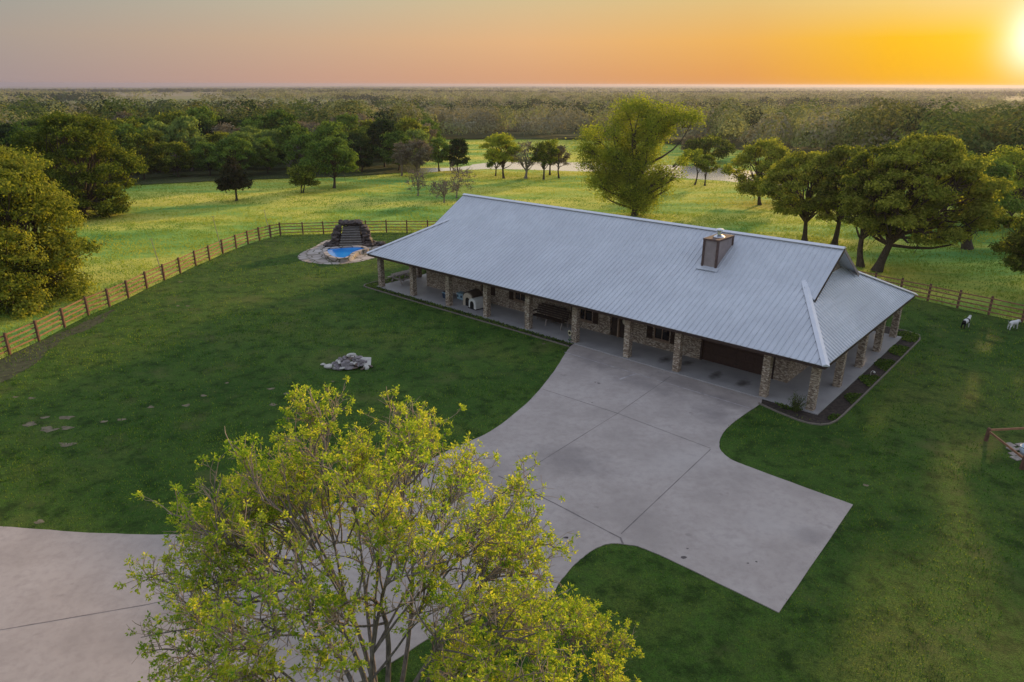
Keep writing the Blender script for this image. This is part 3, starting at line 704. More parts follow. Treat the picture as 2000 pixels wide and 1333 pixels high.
# sunflower ornament
t0 = hthing('sunflower_ornament', 14.95, .40, .03, R(-15), 'cream metal sunflower on a green stalk by the sixth porch column', 'garden ornament')
B().tube([(0,0,0), (0,0,.62)], .02).build('stem', M_green, t0)
b = B()
for k in range(14):
    a = k*6.283/14; c_, s2 = math.cos(a), math.sin(a)
    b.add([(c_*.07,-.02,.72+s2*.07), (c_*.13-s2*.035,-.03,.72+s2*.13+c_*.035), (c_*.2,-.04,.72+s2*.2), (c_*.13+s2*.035,-.03,.72+s2*.13-c_*.035), (c_*.13,-.01,.72+s2*.13)], [(0,1,2,3), (0,4,1), (1,4,2), (2,4,3), (3,4,0)])
b.build('petals', M_yell, t0)
extr(B(), [(.085*math.cos(6.283*k/12), .72+.085*math.sin(6.283*k/12)) for k in range(12)], -.06, -.01).build('flower_centre', M_black, t0)
b = B(); b.box((.09,0,.3), (.16,.02,.07), ry=-.5); b.box((-.09,0,.22), (.16,.02,.07), ry=.5); b.build('leaf', M_green, t0)
# hanging globe by the door
t0 = hthing('hanging_basket', 11.6, 1.25, 2.0, 0, 'pale round hanging basket beside the seventh porch column near the front door', 'hanging basket')
B().lathe((0,0,0), [(.03,-.2), (.16,-.12), (.2,.0), (.17,.12), (.05,.18)], 14).build('basket', M_beige, t0, smooth=True); B().tube([(0,0,.15), (0,0,.66)], .008, 5).build('cord', M_black, t0)
# kettle grill
t0 = hthing('kettle_grill', 2.25, 6.2, .1, 0, 'black round barbecue grill standing by the side wall near the garage end', 'grill')
B().lathe((0,0,.75), [(.05,-.22), (.22,-.15), (.3,-.02), (.31,.0)], 18).build('bowl', M_black, t0, smooth=True)
B().lathe((0,0,.76), [(.31,0), (.27,.13), (.15,.22), (.03,.25)], 18).build('lid', M_black, t0, smooth=True)
for k in range(3):
    a = k*2.094; B().tube([(.15*math.cos(a), .15*math.sin(a), .6), (.28*math.cos(a), .28*math.sin(a), 0)], .014, 6).build('leg', M_steel, t0)
# small potted plant on the side porch
def leafquads(C, U, Vv, ln, wd, fold=.18):
    """C centres, U unit long axis, Vv unit side axis"""
    Nn = np.cross(U, Vv); ln = ln[:, None]; wd = wd[:, None]
    V = np.stack([C-U*ln/2, C+Vv*wd/2+Nn*wd*fold, C+U*ln/2, C-Vv*wd/2+Nn*wd*fold], 1).reshape(-1, 3)
    Q = np.arange(len(C)*4).reshape(-1, 4); return V, Q
def rdir(n, g_=None):
    v = (g_ or rng).normal(size=(n, 3)); return v/np.linalg.norm(v, axis=1)[:, None]
def ortho(U, g_=None):
    w_ = rdir(len(U), g_); v = np.cross(U, w_); return v/np.maximum(np.linalg.norm(v, axis=1), 1e-6)[:, None]
def foliage_blob(n, rx, ry, rz, c, size):
    d = rdir(n); C = d*np.array([rx, ry, rz])*(rng.random((n, 1))**.35)+np.array(c); U = rdir(n); U[:, 2] += .4; U /= np.linalg.norm(U, axis=1)[:, None]
    return leafquads(C, U, ortho(U), size*rng.uniform(.7, 1.4, n), size*.35*rng.uniform(.7, 1.3, n))
t0 = hthing('potted_plant', 1.95, 9.0, .1, 0, 'small green plant in a dark pot on the right side porch', 'plant')
B().lathe((0,0,0), [(.1,0), (.15,.28), (.16,.3)], 12).build('pot', M_droof, t0)
V, Q = foliage_blob(160, .25, .25, .22, (0,0,.5), .16); link('foliage', mesh_np('foliage', V, Q, mats=[M_leaf['shrub']]), t0)
# shrub by corner column
t0 = hthing('garden_shrub', 1.05, .05, .03, 0, 'small feathery green shrub in the bed beside the front corner column', 'shrub')
b = B(); tips = []
for k in range(46):
    a = random.uniform(0, 6.283); l = random.uniform(.5, 1.15); tl = random.uniform(.15, .6)
    e = (l*tl*math.cos(a), l*tl*math.sin(a), l*math.sqrt(1-tl*tl)); b.tube([(0,0,0), (e[0]*.45, e[1]*.45, e[2]*.6), e], [.012,.008,.003], 4); tips.append(e)
b.build('stems', M_bark, t0)
C = []
for e in tips:
    for k in range(26): f_ = random.uniform(.3, 1.05); C.append([e[0]*f_+random.gauss(0,.05), e[1]*f_+random.gauss(0,.05), e[2]*f_+random.gauss(0,.05)])
C = np.array(C); U = rdir(len(C)); U[:, 2] += .5; U /= np.linalg.norm(U, axis=1)[:, None]
V, Q = leafquads(C, U, ortho(U), rng.uniform(.05,.12,len(C)), rng.uniform(.012,.03,len(C))); link('foliage', mesh_np('foliage', V, Q, mats=[M_leaf['shrub']]), t0)
# white lamp in the bed
t0 = hthing('garden_light', -.25, 7.4, .04, R(20), 'small white metal garden light in the dark side bed', 'garden light')
B().tube([(0,0,0), (0,0,.22), (.06,0,.30), (.16,0,.28)], .012, 6).build('stake', M_white, t0); B().lathe((.16,0,.2), [(.06,0), (.05,.05), (.015,.09)], 10).build('shade', M_white, t0)

# ------------------------------------------------------------------ fences
def fence(pts, name, label, nr=4, ht=1.25, side=1):
    r0 = empty(name, (pts[0][0], pts[0][1], 0), 0, label, 'fence'); ox_, oy_ = pts[0]
    for i_, p in enumerate(pts):
        nxt = pts[min(i_+1, len(pts)-1)]; prv = pts[max(i_-1, 0)]; a = math.atan2(nxt[1]-prv[1], nxt[0]-prv[0])
        b = B(); b.box((p[0]-ox_, p[1]-oy_, (ht+.1)/2), (.13, .13, ht+.1+random.uniform(-.04,.04)), rz=a); b.build('post', M_post, r0, .008)
    for i_ in range(len(pts)-1):
        a, c_ = pts[i_], pts[i_+1]; d = Vector((c_[0]-a[0], c_[1]-a[1])).normalized(); n = Vector((-d.y, d.x))*(.085*side)
        for k in range(nr):
            z = ht-.06-k*(ht-.16)/(nr-.45); j1, j2 = random.uniform(-.02,.02), random.uniform(-.02,.02)
            o_ = B().bar((a[0]-ox_+n.x, a[1]-oy_+n.y, z+j1), (c_[0]-ox_+n.x, c_[1]-oy_+n.y, z+j2), .035, .085); o_.build('rail', M_fence, r0)
    return r0
fence(fenceL, 'rail_fence', 'brown four-rail wooden fence running up the left edge of the lawn')
fence(fenceB, 'rail_fence', 'brown rail fence across the back of the lawn behind the pool')
fence(fenceR, 'rail_fence', 'dark brown rail fence at the right behind the two dogs', side=-1)
# corner pen at the right edge
gp = [at(1926,857,0), at(1996,912,0)]; gq = (gp[0][0]+5.2, gp[0][1]+.6)
r0 = empty('pen_fence', (*gp[0], 0), 0, 'low brown rail corner with a slanting rail at the right edge of the lawn', 'fence'); ox_, oy_ = gp[0]
for p in (gp[0], gp[1], gq): B().tube([(p[0]-ox_, p[1]-oy_, 0), (p[0]-ox_+.02, p[1]-oy_, .62), (p[0]-ox_+.02, p[1]-oy_, .66)], [.085,.08,.05], 10).build('post', M_post, r0)
B().bar((.02,0,.50), (gp[1][0]-ox_,gp[1][1]-oy_,.50), .05, .09).build('rail', M_fence, r0); B().bar((.02,0,.55), (gq[0]-ox_,gq[1]-oy_,.55), .05, .09).build('rail', M_fence, r0)
b = B()
x0, y0 = at(1965,880,0)
for k in range(16):
    b.box((x0+.1+(k%4)*.42+random.uniform(-.04,.04)+ (k//4)*.18, y0-.55+(k//4)*.40+random.uniform(-.04,.04), .045), (.38,.34,.05), rz=random.uniform(-.08,.08)+.3)
tag(b.build('paved_pad', M_pave, None, .01), kind='structure')
x0, y0 = at(2001,880,.1)
t0 = empty('water_tub', (x0+.12, y0, .07), 0, 'pale blue-white round tub inside the corner pen', 'tub')
B().lathe((0,0,0), [(.2,0), (.28,.1), (.29,.3), (.2,.42), (.04,.46)], 18).build('body', simple('pale_blue_enamel', (.50,.60,.72), .4), t0, smooth=True)
B().lathe((0,0,.30), [(.295,0), (.295,.03)], 18).build('rim', M_steel, t0)
# thin poles at the left fence
for q, top_, lb in (((321,552), (311,470), 'thin leaning pole at the left fence, nearest the camera of the three'), ((435,499), (427,426), 'thin pole with a small crossbar at the left fence, middle of the three'), ((528,467), (523,413), 'thin pole near the far left corner of the fence, farthest of the three')):
    x, y = at(*q, 0); y += .15; x -= .12; r_ = math.hypot(x, y); zt = zat(*top_, r_); dx = (top_[0]-q[0])*r_*1.05/F_PX
    t0 = empty('thin_pole', (x, y, 0), 0, lb, 'pole', 'thin poles along the left fence')
    B().tube([(0,0,0), (dx*.5,0,zt*.5), (dx,0,zt)], [.035,.028,.02], 6).build('pole', M_wood, t0); B().bar((dx-.18,0,zt-.02), (dx+.18,0,zt-.02), .02, .02).build('crossbar', M_wood, t0)

# ------------------------------------------------------------------ pool, waterfall, patio
pat = smooth_poly([at(*q, .0) for q in [(581,506),(590,496),(612,486),(632,474),(650,471),(700,468),(735,474),(765,482),(775,492),(760,500),(735,505),(700,514),(660,519),(620,518),(590,513)]], 6, .05)
sheet('flagstone_patio', pat, -.02, .045, M_flag)
pc = at(672,499,0)
pool = empty('swimming_pool', (*pc, 0), 0, 'small kidney-shaped pool with bright blue water and a pale stone rim', 'swimming pool')
PZ = .38
outer = [(p[0]-pc[0], p[1]-pc[1]) for p in smooth_poly([at(*q, PZ) for q in [(630,492),(634,486),(650,484.5),(680,482),(705,482),(716,484.5),(718,488),(705,491.5),(694,496),(688,502),(672,507),(650,506),(635,500)]], 6)]
cen = np.mean(outer, 0)
def inset(poly, d):
    o = []; n = len(poly)
    for i_ in range(n):
        a, c_ = np.array(poly[i_-2]), np.array(poly[(i_+2) % n]); t_ = (c_-a)/np.linalg.norm(c_-a); nn = np.array([-t_[1], t_[0]])
        if np.dot(cen-np.array(poly[i_]), nn) < 0 and abs(np.dot(cen-np.array(poly[i_]), nn)) > .3: nn = -nn
        o.append(tuple(np.array(poly[i_])+nn*d))
    return o
area = sum(outer[i_][0]*outer[(i_+1)%len(outer)][1]-outer[(i_+1)%len(outer)][0]*outer[i_][1] for i_ in range(len(outer)))
if area < 0: outer = outer[::-1]
def inset2(poly, d):
    o = []; n = len(poly)
    for i_ in range(n):
        a, c_ = np.array(poly[i_-2]), np.array(poly[(i_+2) % n]); t_ = (c_-a)/np.linalg.norm(c_-a); o.append((poly[i_][0]-t_[1]*d, poly[i_][1]+t_[0]*d))
    return o
inner = inset2(outer, .38); n = len(outer)
b = B(); b.add([(*p, 0) for p in outer]+[(*p, PZ) for p in outer]+[(*p, PZ) for p in inner]+[(*p, .1) for p in inner],
    [(i_, (i_+1)%n, n+(i_+1)%n, n+i_) for i_ in range(n)]+[(n+i_, n+(i_+1)%n, 2*n+(i_+1)%n, 2*n+i_) for i_ in range(n)]+[(2*n+i_, 2*n+(i_+1)%n, 3*n+(i_+1)%n, 3*n+i_) for i_ in range(n)])
b.build('coping', M_flag, pool)
B().add([(*p, PZ-.10) for p in inner], [tuple(range(n))]).build('pool_water', M_pool, pool)
# cascade of stone steps with a dark rock surround
wx, wy = at(683,487,0); wy += .3
wf = empty('rock_waterfall', (wx, wy, 0), R(6), 'dark lava-rock waterfall with a stepped stone cascade behind the pool', 'waterfall', scale=(1,1,.76))
st = B(); td = B()
for k in range(8):
    hwid = 1.05-.035*k; st.bx(-hwid, hwid, k*.20, 2.2, .0 if k == 0 else .12+k*.27, .12+(k+1)*.27-.004); td.bx(-hwid-.03, hwid+.03, k*.20-.04, k*.20+.17, .12+(k+1)*.27, .12+(k+1)*.27+.035)
st.build('cascade_steps', M_step, wf, .015); td.build('ledges', M_tread, wf, .01)
def rock(c, r_, sz=(1,1,1), seed=0, sub=2, jag=.35):
    import bmesh
    bm_ = bmesh.new(); bmesh.ops.create_icosphere(bm_, subdivisions=sub, radius=1); g_ = random.Random(seed)
    ks = [(Vector((g_.gauss(0,1), g_.gauss(0,1), g_.gauss(0,1))).normalized(), g_.uniform(.55,.95)) for _ in range(9)]
    for v in bm_.verts:
        p_ = v.co.copy()
        for nrm, dd in ks:
            ex = p_.dot(nrm)-dd
            if ex > 0: p_ -= nrm*ex
        p_ *= 1+g_.uniform(-jag, jag)*.15
        v.co = Vector((p_.x*r_*sz[0]+c[0], p_.y*r_*sz[1]+c[1], p_.z*r_*sz[2]+c[2]))
    out_ = ([tuple(v.co) for v in bm_.verts], [tuple(x.index for x in f.verts) for f in bm_.faces]); bm_.free(); return out_
b = B(); k = 0
for i_ in range(46):      # arch of lava rocks
    a = math.pi*(i_/45); x = -1.35*math.cos(a); 
    zt = 2.35+.65*math.sin(a)**.7
    nst = 7 if abs(x) > 1.02 else 1
    for j_ in range(nst):
        z = (zt-.25)*(j_+.5)/nst if nst > 1 else zt-.12
        rr = .30 if nst > 1 else .34; yy = .6+.9*z/zt if nst > 1 else 1.75
        flare = (1-z/2.6)*.55 if nst > 1 else 0
        k += 1; b.add(*rock((x+math.copysign(flare, x)+random.uniform(-.08,.08), yy+random.uniform(-.25,.25), z), rr*random.uniform(.7,1.2), (1,1,.9), k, 2))
for i_ in range(22): b.add(*rock((random.uniform(-1.0,1.0), random.uniform(1.9,2.6), random.uniform(.2,2.7)), .4, (1,1,1), 200+i_, 2))
for i_ in range(90):
    f_ = random.random(); sx_ = random.choice((-1, 1)); yy = .25+f_*2.0; zz = random.random()*(.25+f_*2.2)
    b.add(*rock((sx_*random.uniform(1.06,1.32), yy, zz), random.uniform(.17,.3), (1,1,1), 500+i_, 1))
for i_ in range(26): b.add(*rock((random.uniform(-1.05,1.05), random.uniform(1.75,2.2), random.uniform(2.35,2.9)), random.uniform(.2,.32), (1,1,.9), 700+i_, 2))
b.build('rock_surround', M_lava, wf)
for sx_, n_ in ((-1, 14), (1, 16)):
    b = B()
    for i_ in range(n_*2): b.add(*rock((sx_*random.uniform(1.3, 3.2 if sx_ > 0 else 2.6), random.uniform(.1,1.6), random.uniform(.05,.35)), random.uniform(.18,.34), (1,1,.8), 300+i_+n_, 1))
    b.build('side_boulders', M_lava, wf)

# ------------------------------------------------------------------ rock pile
cx_, cy_ = at(688,718,0)
k = 0
def put_rock(x, y, z, r_, sz, m, lb, rz, tilt=0):
    global k
    k += 1; V_, F_ = rock((0,0,0), r_, sz, 900+k, 2)
    o = B().add(V_, F_).build('field_stone', m); o.location = (x, y, z); o.rotation_euler = (tilt, tilt*.5, rz); o['label'] = lb; o['category'] = 'stone'; o['group'] = 'stones heaped in the lawn'
put_rock(cx_-.1, cy_-.45, .24, .40, (1.1,.8,.3), M_rock, 'largest grey flat stone leaning on the front of the heap in the lawn', .2, .55)
put_rock(cx_-.72, cy_-.38, .18, .27, (.9,.75,.4), M_rock, 'second large grey stone at the left front of the lawn stone heap', .5, .5)
t0 = B().box((0,0,0), (.62,.5,.06)).build('stone_slab', M_slab, None, .015); t0.location = (cx_+.78, cy_-.05, .34); t0.rotation_euler = (.75,.1,.15); tag(t0, 'square whitish slab leaning on the right end of the lawn stone heap', 'slab')
put_rock(cx_-1.22, cy_-.28, .13, .24, (1.2,.8,.6), M_slab, 'pale stone lying at the left tip of the lawn stone heap', .2)
put_rock(*at(631,717,0), .08, .14, (1.2,.9,.6), M_slab, 'small pale stone alone in the grass left of the heap', .2)
for i_ in range(84):
    a = random.uniform(0, 6.283); q = random.random()**.6; x = cx_+1.15*q*math.cos(a); y = cy_+.05+.75*q*math.sin(a); z = .06+.60*(1-q)+random.uniform(0,.05)
    m_, lb = random.choice([(M_rock, 'grey broken stone lying in the heap on the lawn'), (M_slab, 'pale broken stone lying in the heap on the lawn'), (M_brock, 'brown broken stone lying in the heap on the lawn'), (M_rock, 'grey broken stone lying in the heap on the lawn')])
    put_rock(x, y, z, random.uniform(.10,.22), (random.uniform(.9,1.9), random.uniform(.6,1), random.uniform(.3,.7)), m_, lb, random.uniform(0,6), random.uniform(-.5,.5))

# ------------------------------------------------------------------ dogs
def dog(name, px, py, rz, white, label, scale=1.0, head_up=True):
    x, y = at(px, py, 0); r0 = empty(name, (x, y, .02), rz, label, 'dog', scale=(scale,)*3)
    J = [((0,0,.50),.155), ((.22,0,.49),.175), ((-.22,0,.51),.13), ((-.32,0,.50),.12),       # 0 mid 1 chest 2 loin 3 hip
         ((.36,0,.60),.085), ((.44,0,.72 if head_up else .58),.075), ((.54,0,.74 if head_up else .52),.065), ((.66,0,.70 if head_up else .46),.035),   # neck head muzzle
         ((.24,.09,.34),.05), ((.23,.10,.18),.032), ((.25,.10,.02),.03), ((.24,-.09,.34),.05), ((.27,-.10,.18),.032), ((.29,-.10,.02),.03),
         ((-.28,.09,.36),.07), ((-.36,.10,.20),.035), ((-.32,.10,.02),.03), ((-.30,-.09,.36),.07), ((-.42,-.10,.20),.035), ((-.40,-.10,.02),.03),
         ((-.44,0,.52),.03), ((-.56,0,.60),.022), ((-.64,0,.70),.014), ((.46,.055,.80 if head_up else .66),.02), ((.46,-.055,.80 if head_up else .66),.02)]
    E_ = [(0,1),(0,2),(2,3),(1,4),(4,5),(5,6),(6,7),(1,8),(8,9),(9,10),(1,11),(11,12),(12,13),(3,14),(14,15),(15,16),(3,17),(17,18),(18,19),(3,20),(20,21),(21,22),(5,23),(5,24)]
    me = bpy.data.meshes.new('body'); me.from_pydata([j_[0] for j_ in J], E_, []); o = link('body', me, r0)
    sk = o.modifiers.new('skin', 'SKIN'); sk.use_smooth_shade = True
    sv = me.skin_vertices[0].data if me.skin_vertices else None
    if sv is None:
        bpy.context.view_layer.objects.active = o
        me.attributes
    for i_, j_ in enumerate(J):
        if sv: sv[i_].radius = (j_[1], j_[1]); sv[i_].use_root = (i_ == 0)
    sub = o.modifiers.new('sub', 'SUBSURF'); sub.levels = 2; sub.render_levels = 2
    m, t, out = mat('spotted_coat' if not white else 'white_coat'); g = G(t); p = g.obj()
    if white: c = (.62,.61,.60)
    else:
        v = g.n('ShaderNodeSeparateXYZ'); g.set(v.inputs[0], p); nz = g.noise(p, 3, 2)
        xx = g.math('ADD', v.outputs[0], g.math('MULTIPLY', g.math('SUBTRACT', nz, .5), .25))
        c = g.ramp(g.math('ADD', g.math('MULTIPLY', xx, .7), .5), [(.0, (.012,.012,.012)), (.30, (.62,.61,.60)), (.50, (.012,.012,.012)), (.64, (.62,.61,.60)), (.86, (.012,.012,.012))], 'CONSTANT')
    t.links.new(g.bsdf(c, .9), out.inputs[0]); me.materials.append(m)
    for s2 in (-1, 1): B().lathe((.57, .045*s2, .755 if head_up else .54), [(.004,-.012), (.012,0), (.004,.012)], 8).build('eye', M_furb, r0)
    B().lathe((.695,0,.70 if head_up else .455), [(.005,-.02), (.02,0), (.005,.02)], 8).build('nose', M_furb, r0)
    return r0
dog('dog', 1884, 637, R(38), False, 'black and white spotted dog standing in the sunlit grass at right', 1.0, True)
dog('dog', 1977, 639, R(20), True, 'all-white dog with its head lowered near the right fence', .95, False)

# ------------------------------------------------------------------ pond
pond_px = [(800,340),(870,335),(930,331.5),(1000,331),(1130,334.5),(1220,340),(1320,346),(1420,352),(1520,360),(1540,352),(1500,338),(1420,326),(1330,322),(1230,319),(1130,317),(1060,316.5),(980,317),(930,321),(890,328),(800,330)]
sheet('pond', smooth_poly([at(*q, .03) for q in pond_px], 6, .3), -.02, .03, M_pond)

# ------------------------------------------------------------------ trees
def tube_np(paths, sides):
    """paths: list of (pts(k,3), rad(k)) -> V,Q"""
    Vs, Qs = [], []; off = 0
    ang = np.arange(sides)*2*np.pi/sides; ca_, sa_ = np.cos(ang), np.sin(ang)
    for P_, r_ in paths:
        P_ = np.asarray(P_, float); k_ = len(P_); T_ = np.gradient(P_, axis=0); T_ /= np.maximum(np.linalg.norm(T_, axis=1), 1e-6)[:, None]
        ref = np.array([0,0,1.]) if abs(T_[0][2]) < .8 else np.array([1.,0,0])
        U_ = np.cross(T_, ref); U_ /= np.maximum(np.linalg.norm(U_, axis=1), 1e-6)[:, None]; W_ = np.cross(T_, U_)
        ring = P_[:, None]+(U_[:, None]*ca_[None, :, None]+W_[:, None]*sa_[None, :, None])*np.asarray(r_)[:, None, None]
        Vs.append(ring.reshape(-1, 3)); i_, j_ = np.meshgrid(np.arange(k_-1), np.arange(sides), indexing='ij'); jn = (j_+1) % sides
        Qs.append(np.stack([i_*sides+j_, i_*sides+jn, (i_+1)*sides+jn, (i_+1)*sides+j_], -1).reshape(-1, 4)+off); off += k_*sides
    return np.concatenate(Vs), np.concatenate(Qs)
def curve(a, b_, g_, bend=.12, k_=6, sag=0):
    a = np.array(a, float); b_ = np.array(b_, float); t_ = np.linspace(0, 1, k_)[:, None]; L_ = np.linalg.norm(b_-a)
    off = g_.normal(size=3)*bend*L_; return a+(b_-a)*t_+off*np.sin(np.pi*t_)+np.array([0,0,1])*sag*L_*np.sin(np.pi*t_)
def tree_mesh(seed, h, rw, base, nl=26, leaves=9000, size=.3, lobe=.30, trunk=.22, shape='round', multi=1, lean=(0,0), twigs=0, squash=.6):
    """h height, rw crown radius, base: crown bottom height. returns (trunkV,Q),(leafV,Q)"""
    g_ = np.random.default_rng(seed); paths = []; cz = (h+base)/2; rz = (h-base)/2
    cen_ = np.array([lean[0], lean[1], cz]); lobes = []
    for i_ in range(nl):
        u = (i_+.5)/nl; zc = 1-1.75*u; rr = math.sqrt(max(0, 1-min(1, abs(zc))**2)); a = i_*2.39996+g_.uniform(-.5,.5)
        q = g_.uniform(.50, .95); f_ = 1.0
        if shape == 'cone': rr = 1; f_ = 1.02-.9*(zc+.75)/1.75; q = g_.uniform(.35,.8)
        if shape == 'flat': rr = rr**.6
        p_ = cen_+np.array([math.cos(a)*rr*rw*q*f_, math.sin(a)*rr*rw*q*f_, zc*rz*(.95 if shape == 'cone' else .84)])
        lobes.append((p_, rw*lobe*g_.uniform(.65,1.25)*(f_ if shape == 'cone' else 1)))
    top_ = np.array([lean[0]*.5, lean[1]*.5, base+(h-base)*.30])
    for m_ in range(multi):
        o_ = np.array([g_.uniform(-.15,.15), g_.uniform(-.15,.15), 0])*(multi > 1)*2
        tp = top_+(g_.normal(size=3)*np.array([.5,.5,.1])*rw*.5 if multi > 1 else 0)
        P_ = curve(o_, tp, g_, .05, 7); rad = trunk*(1-.55*np.linspace(0,1,7)); rad[0] *= 1.45; rad[1] *= 1.05
        if multi > 1: rad = rad*.6
        paths.append((P_, rad))
    for p_, r_ in lobes:
        P0 = paths[g_.integers(multi)][0]; j_ = g_.integers(3, 7); a = P0[j_]
        paths.append((curve(a, p_, g_, .10, 6, .06), trunk*.42*(1-.85*np.linspace(0,1,6))))
        for _ in range(3):
            e = p_+g_.normal(size=3)*r_*.7; paths.append((curve(p_*.75+a*.25, e, g_, .12, 4), trunk*.16*(1-.85*np.linspace(0,1,4))))
            for _ in range(twigs):
                e2 = e+rdir(1, g_)[0]*r_*.9+np.array([0,0,r_*.25]); paths.append((curve(e*.6+p_*.4, e2, g_, .1, 3), np.array([.035,.02,.008])))
    tv = tube_np(paths, 6)
    # leaves: clumps (sprays) over each lobe
    wts = np.array([r_**2 for _, r_ in lobes]); cnt = (leaves*wts/wts.sum()).astype(int); C = []; O_ = []
    for (p_, r_), n_ in zip(lobes, cnt):
        nc = max(3, n_//16); d = rdir(nc, g_); d[:, 2] = np.where(d[:, 2] < -.25, -d[:, 2]*.6, d[:, 2])
        cc_ = p_+d*np.array([1,1,squash])*r_*(g_.random((nc,1))**.4)*1.12
        idx = g_.integers(0, nc, n_); C.append(cc_[idx]+g_.normal(size=(n_,3))*np.array([1,1,.7])*size*.85); O_.append((cc_[idx]-p_)/r_)
    C = np.concatenate(C); O_ = np.concatenate(O_); k_ = C[:, 2] > .15; C = C[k_]; O_ = O_[k_]; n_ = len(C)
    Nn = rdir(n_, g_)*.75+O_*1.1+np.array([0,0,.30]); Nn /= np.linalg.norm(Nn, axis=1)[:, None]
    U = ortho(Nn, g_); Vv = np.cross(Nn, U)
    lv = leafquads(C, U, Vv, size*g_.uniform(.7,1.4,n_), size*g_.uniform(.4,.8,n_))
    return tv, lv
def make_tree(name, loc, seed, label, leafm, barkm, group=None, rz=0, scale=None, parts=None, **kw):
    r0 = empty(name, loc, rz, label, 'tree', group, scale)
    if parts is None:
        tv, lv = tree_mesh(seed, **kw)
        parts = (mesh_np('trunk', *tv, mats=[barkm], smooth=True), mesh_np('crown', *lv, mats=[leafm]) if len(lv[0]) else None)
    link('trunk', parts[0], r0)
    if parts[1]: link('crown', parts[1], r0)
    return r0, parts
def T(name, bx_, by_, ty_, wpx, label, lm, bm_=None, cx_px=None, base=.25, **kw):
    x, y = at(bx_, by_); r_ = math.hypot(x, y); zg = float(terr(x, y)); h = zat(cx_px or bx_, ty_, r_)-zg
    fw = y*CP-(zg+h*.6-H)*SP; rw = wpx/2/F_PX*fw
    lean = (((cx_px or bx_)-bx_)/F_PX*fw, 0)
    kw.setdefault('trunk', .05+h*.022)
    return make_tree(name, (x, y, zg-.05), kw.pop('seed', int(bx_*7+by_)), label, lm, bm_ or M_bark, h=h, rw=rw, base=h*base, lean=lean, **kw)
LM = M_leaf
# the two big oaks at the left
T('oak_tree', 25, 592, 268, 325, 'large golden-green oak at the left edge just beyond the rail fence', LM['oak'], cx_px=15, base=-.42, nl=110, leaves=100000, size=.21, lobe=.26, squash=.7)
T('oak_tree', 165, 425, 216, 225, 'broad spreading dark oak standing behind the left edge oak', LM['oak'], base=-.28, nl=84, leaves=60000, size=.25, lobe=.21, squash=.65)
# pasture trees
T('cedar_tree', 461, 396, 305, 74, 'dark brownish cone-shaped cedar alone in the left pasture', LM['cedar'], base=.16, nl=26, leaves=9000, size=.26, shape='cone', lobe=.40, trunk=.16)
T('round_tree', 588, 380, 328, 52, 'small round bushy tree between the cedar and the big pasture tree', LM['oak'], cx_px=593, base=.18, nl=14, leaves=5000, size=.24, lobe=.42, trunk=.16, multi=2)
T('shade_tree', 651, 370, 272, 96, 'full round dark green shade tree alone in the pasture left of the pool', LM['green'], base=.2, nl=30, leaves=15000, size=.27, lobe=.34)
T('shade_tree', 470, 347, 262, 84, 'pale green tree standing directly behind the dark cedar', LM['light'], base=.12, nl=22, leaves=9000, size=.3)
for q, ty_, w_, lb in (((340,346),305,34,'small bare grey tree against the dark woods at left'), ((582,346),286,50,'leafless grey tree between the dark woods and the round bushy tree')):
    T('bare_tree', *q, ty_, w_, lb, LM['tan'], M_barkgrey, base=.15, nl=16, leaves=120, size=.12, twigs=4, trunk=.14, multi=2)
T('budding_tree', 783, 345, 276, 30, 'slim pale budding tree at the edge of the woods left of the pond', LM['tan'], M_barkpale, base=.2, nl=14, leaves=1500, size=.22, twigs=2)
T('budding_tree', 815, 344, 275, 72, 'wide tan budding tree with a rounded crown left of the pond', LM['tan'], M_barkpale, base=.2, nl=24, leaves=7500, size=.24, twigs=2)
for q, ty_, w_, lb, c_ in (((815,384),334,48,'bare young tree in the pasture, left of the pair of bare trees behind the roof',None), ((866,397),351,56,'short bare tree with spreading branches just left of the roof ridge end',862), ((890,388),332,66,'bare wide-branched tree partly hidden behind the roof ridge end',895)):
    T('bare_tree', *q, ty_, w_, lb, LM['tan'], M_barkpale, cx_px=c_, base=.22, nl=18, leaves=500, size=.10, twigs=5, trunk=.11, squash=.8)
T('green_tree', 856, 336, 269, 48, 'rounded mid-green tree at the left end of the pond', LM['green'], base=.15, nl=16, leaves=6000, size=.3)
T('dark_tree', 893, 337, 272, 46, 'dark upright evergreen at the left end of the pond', LM['dark'], base=.05, nl=18, leaves=6500, size=.3)
# trees on the near bank
T('bank_tree', 982, 349, 259, 72, 'tall full green tree at the left of the row on the pond bank', LM['pecan'], cx_px=978, base=.25, nl=22, leaves=8500, size=.27)
T('bank_tree', 966, 344, 290, 40, 'small darker green tree tucked beneath the tall bank tree', LM['green'], base=.2, nl=10, leaves=2500, size=.27)
T('bare_tree', 1024, 349, 276, 72, 'purplish leafless many-stemmed tree in the middle of the pond bank row', LM['tan'], M_barkgrey, base=.25, nl=22, leaves=2200, size=.16, twigs=3, multi=4, trunk=.26)
T('bank_tree', 1060, 351, 276, 56, 'compact green tree right of the bare many-stemmed bank tree', LM['oak'], base=.32, nl=16, leaves=5000, size=.27)
T('bank_tree', 1072, 342, 272, 50, 'golden-topped tree behind the compact bank tree', LM['pecan'], base=.3, nl=14, leaves=4000, size=.27)
T('bank_tree', 1090, 348, 284, 44, 'brownish thin-leaved tree at the right end of the bank row', LM['tan'], M_bark, base=.3, nl=14, leaves=2600, size=.24, twigs=1)
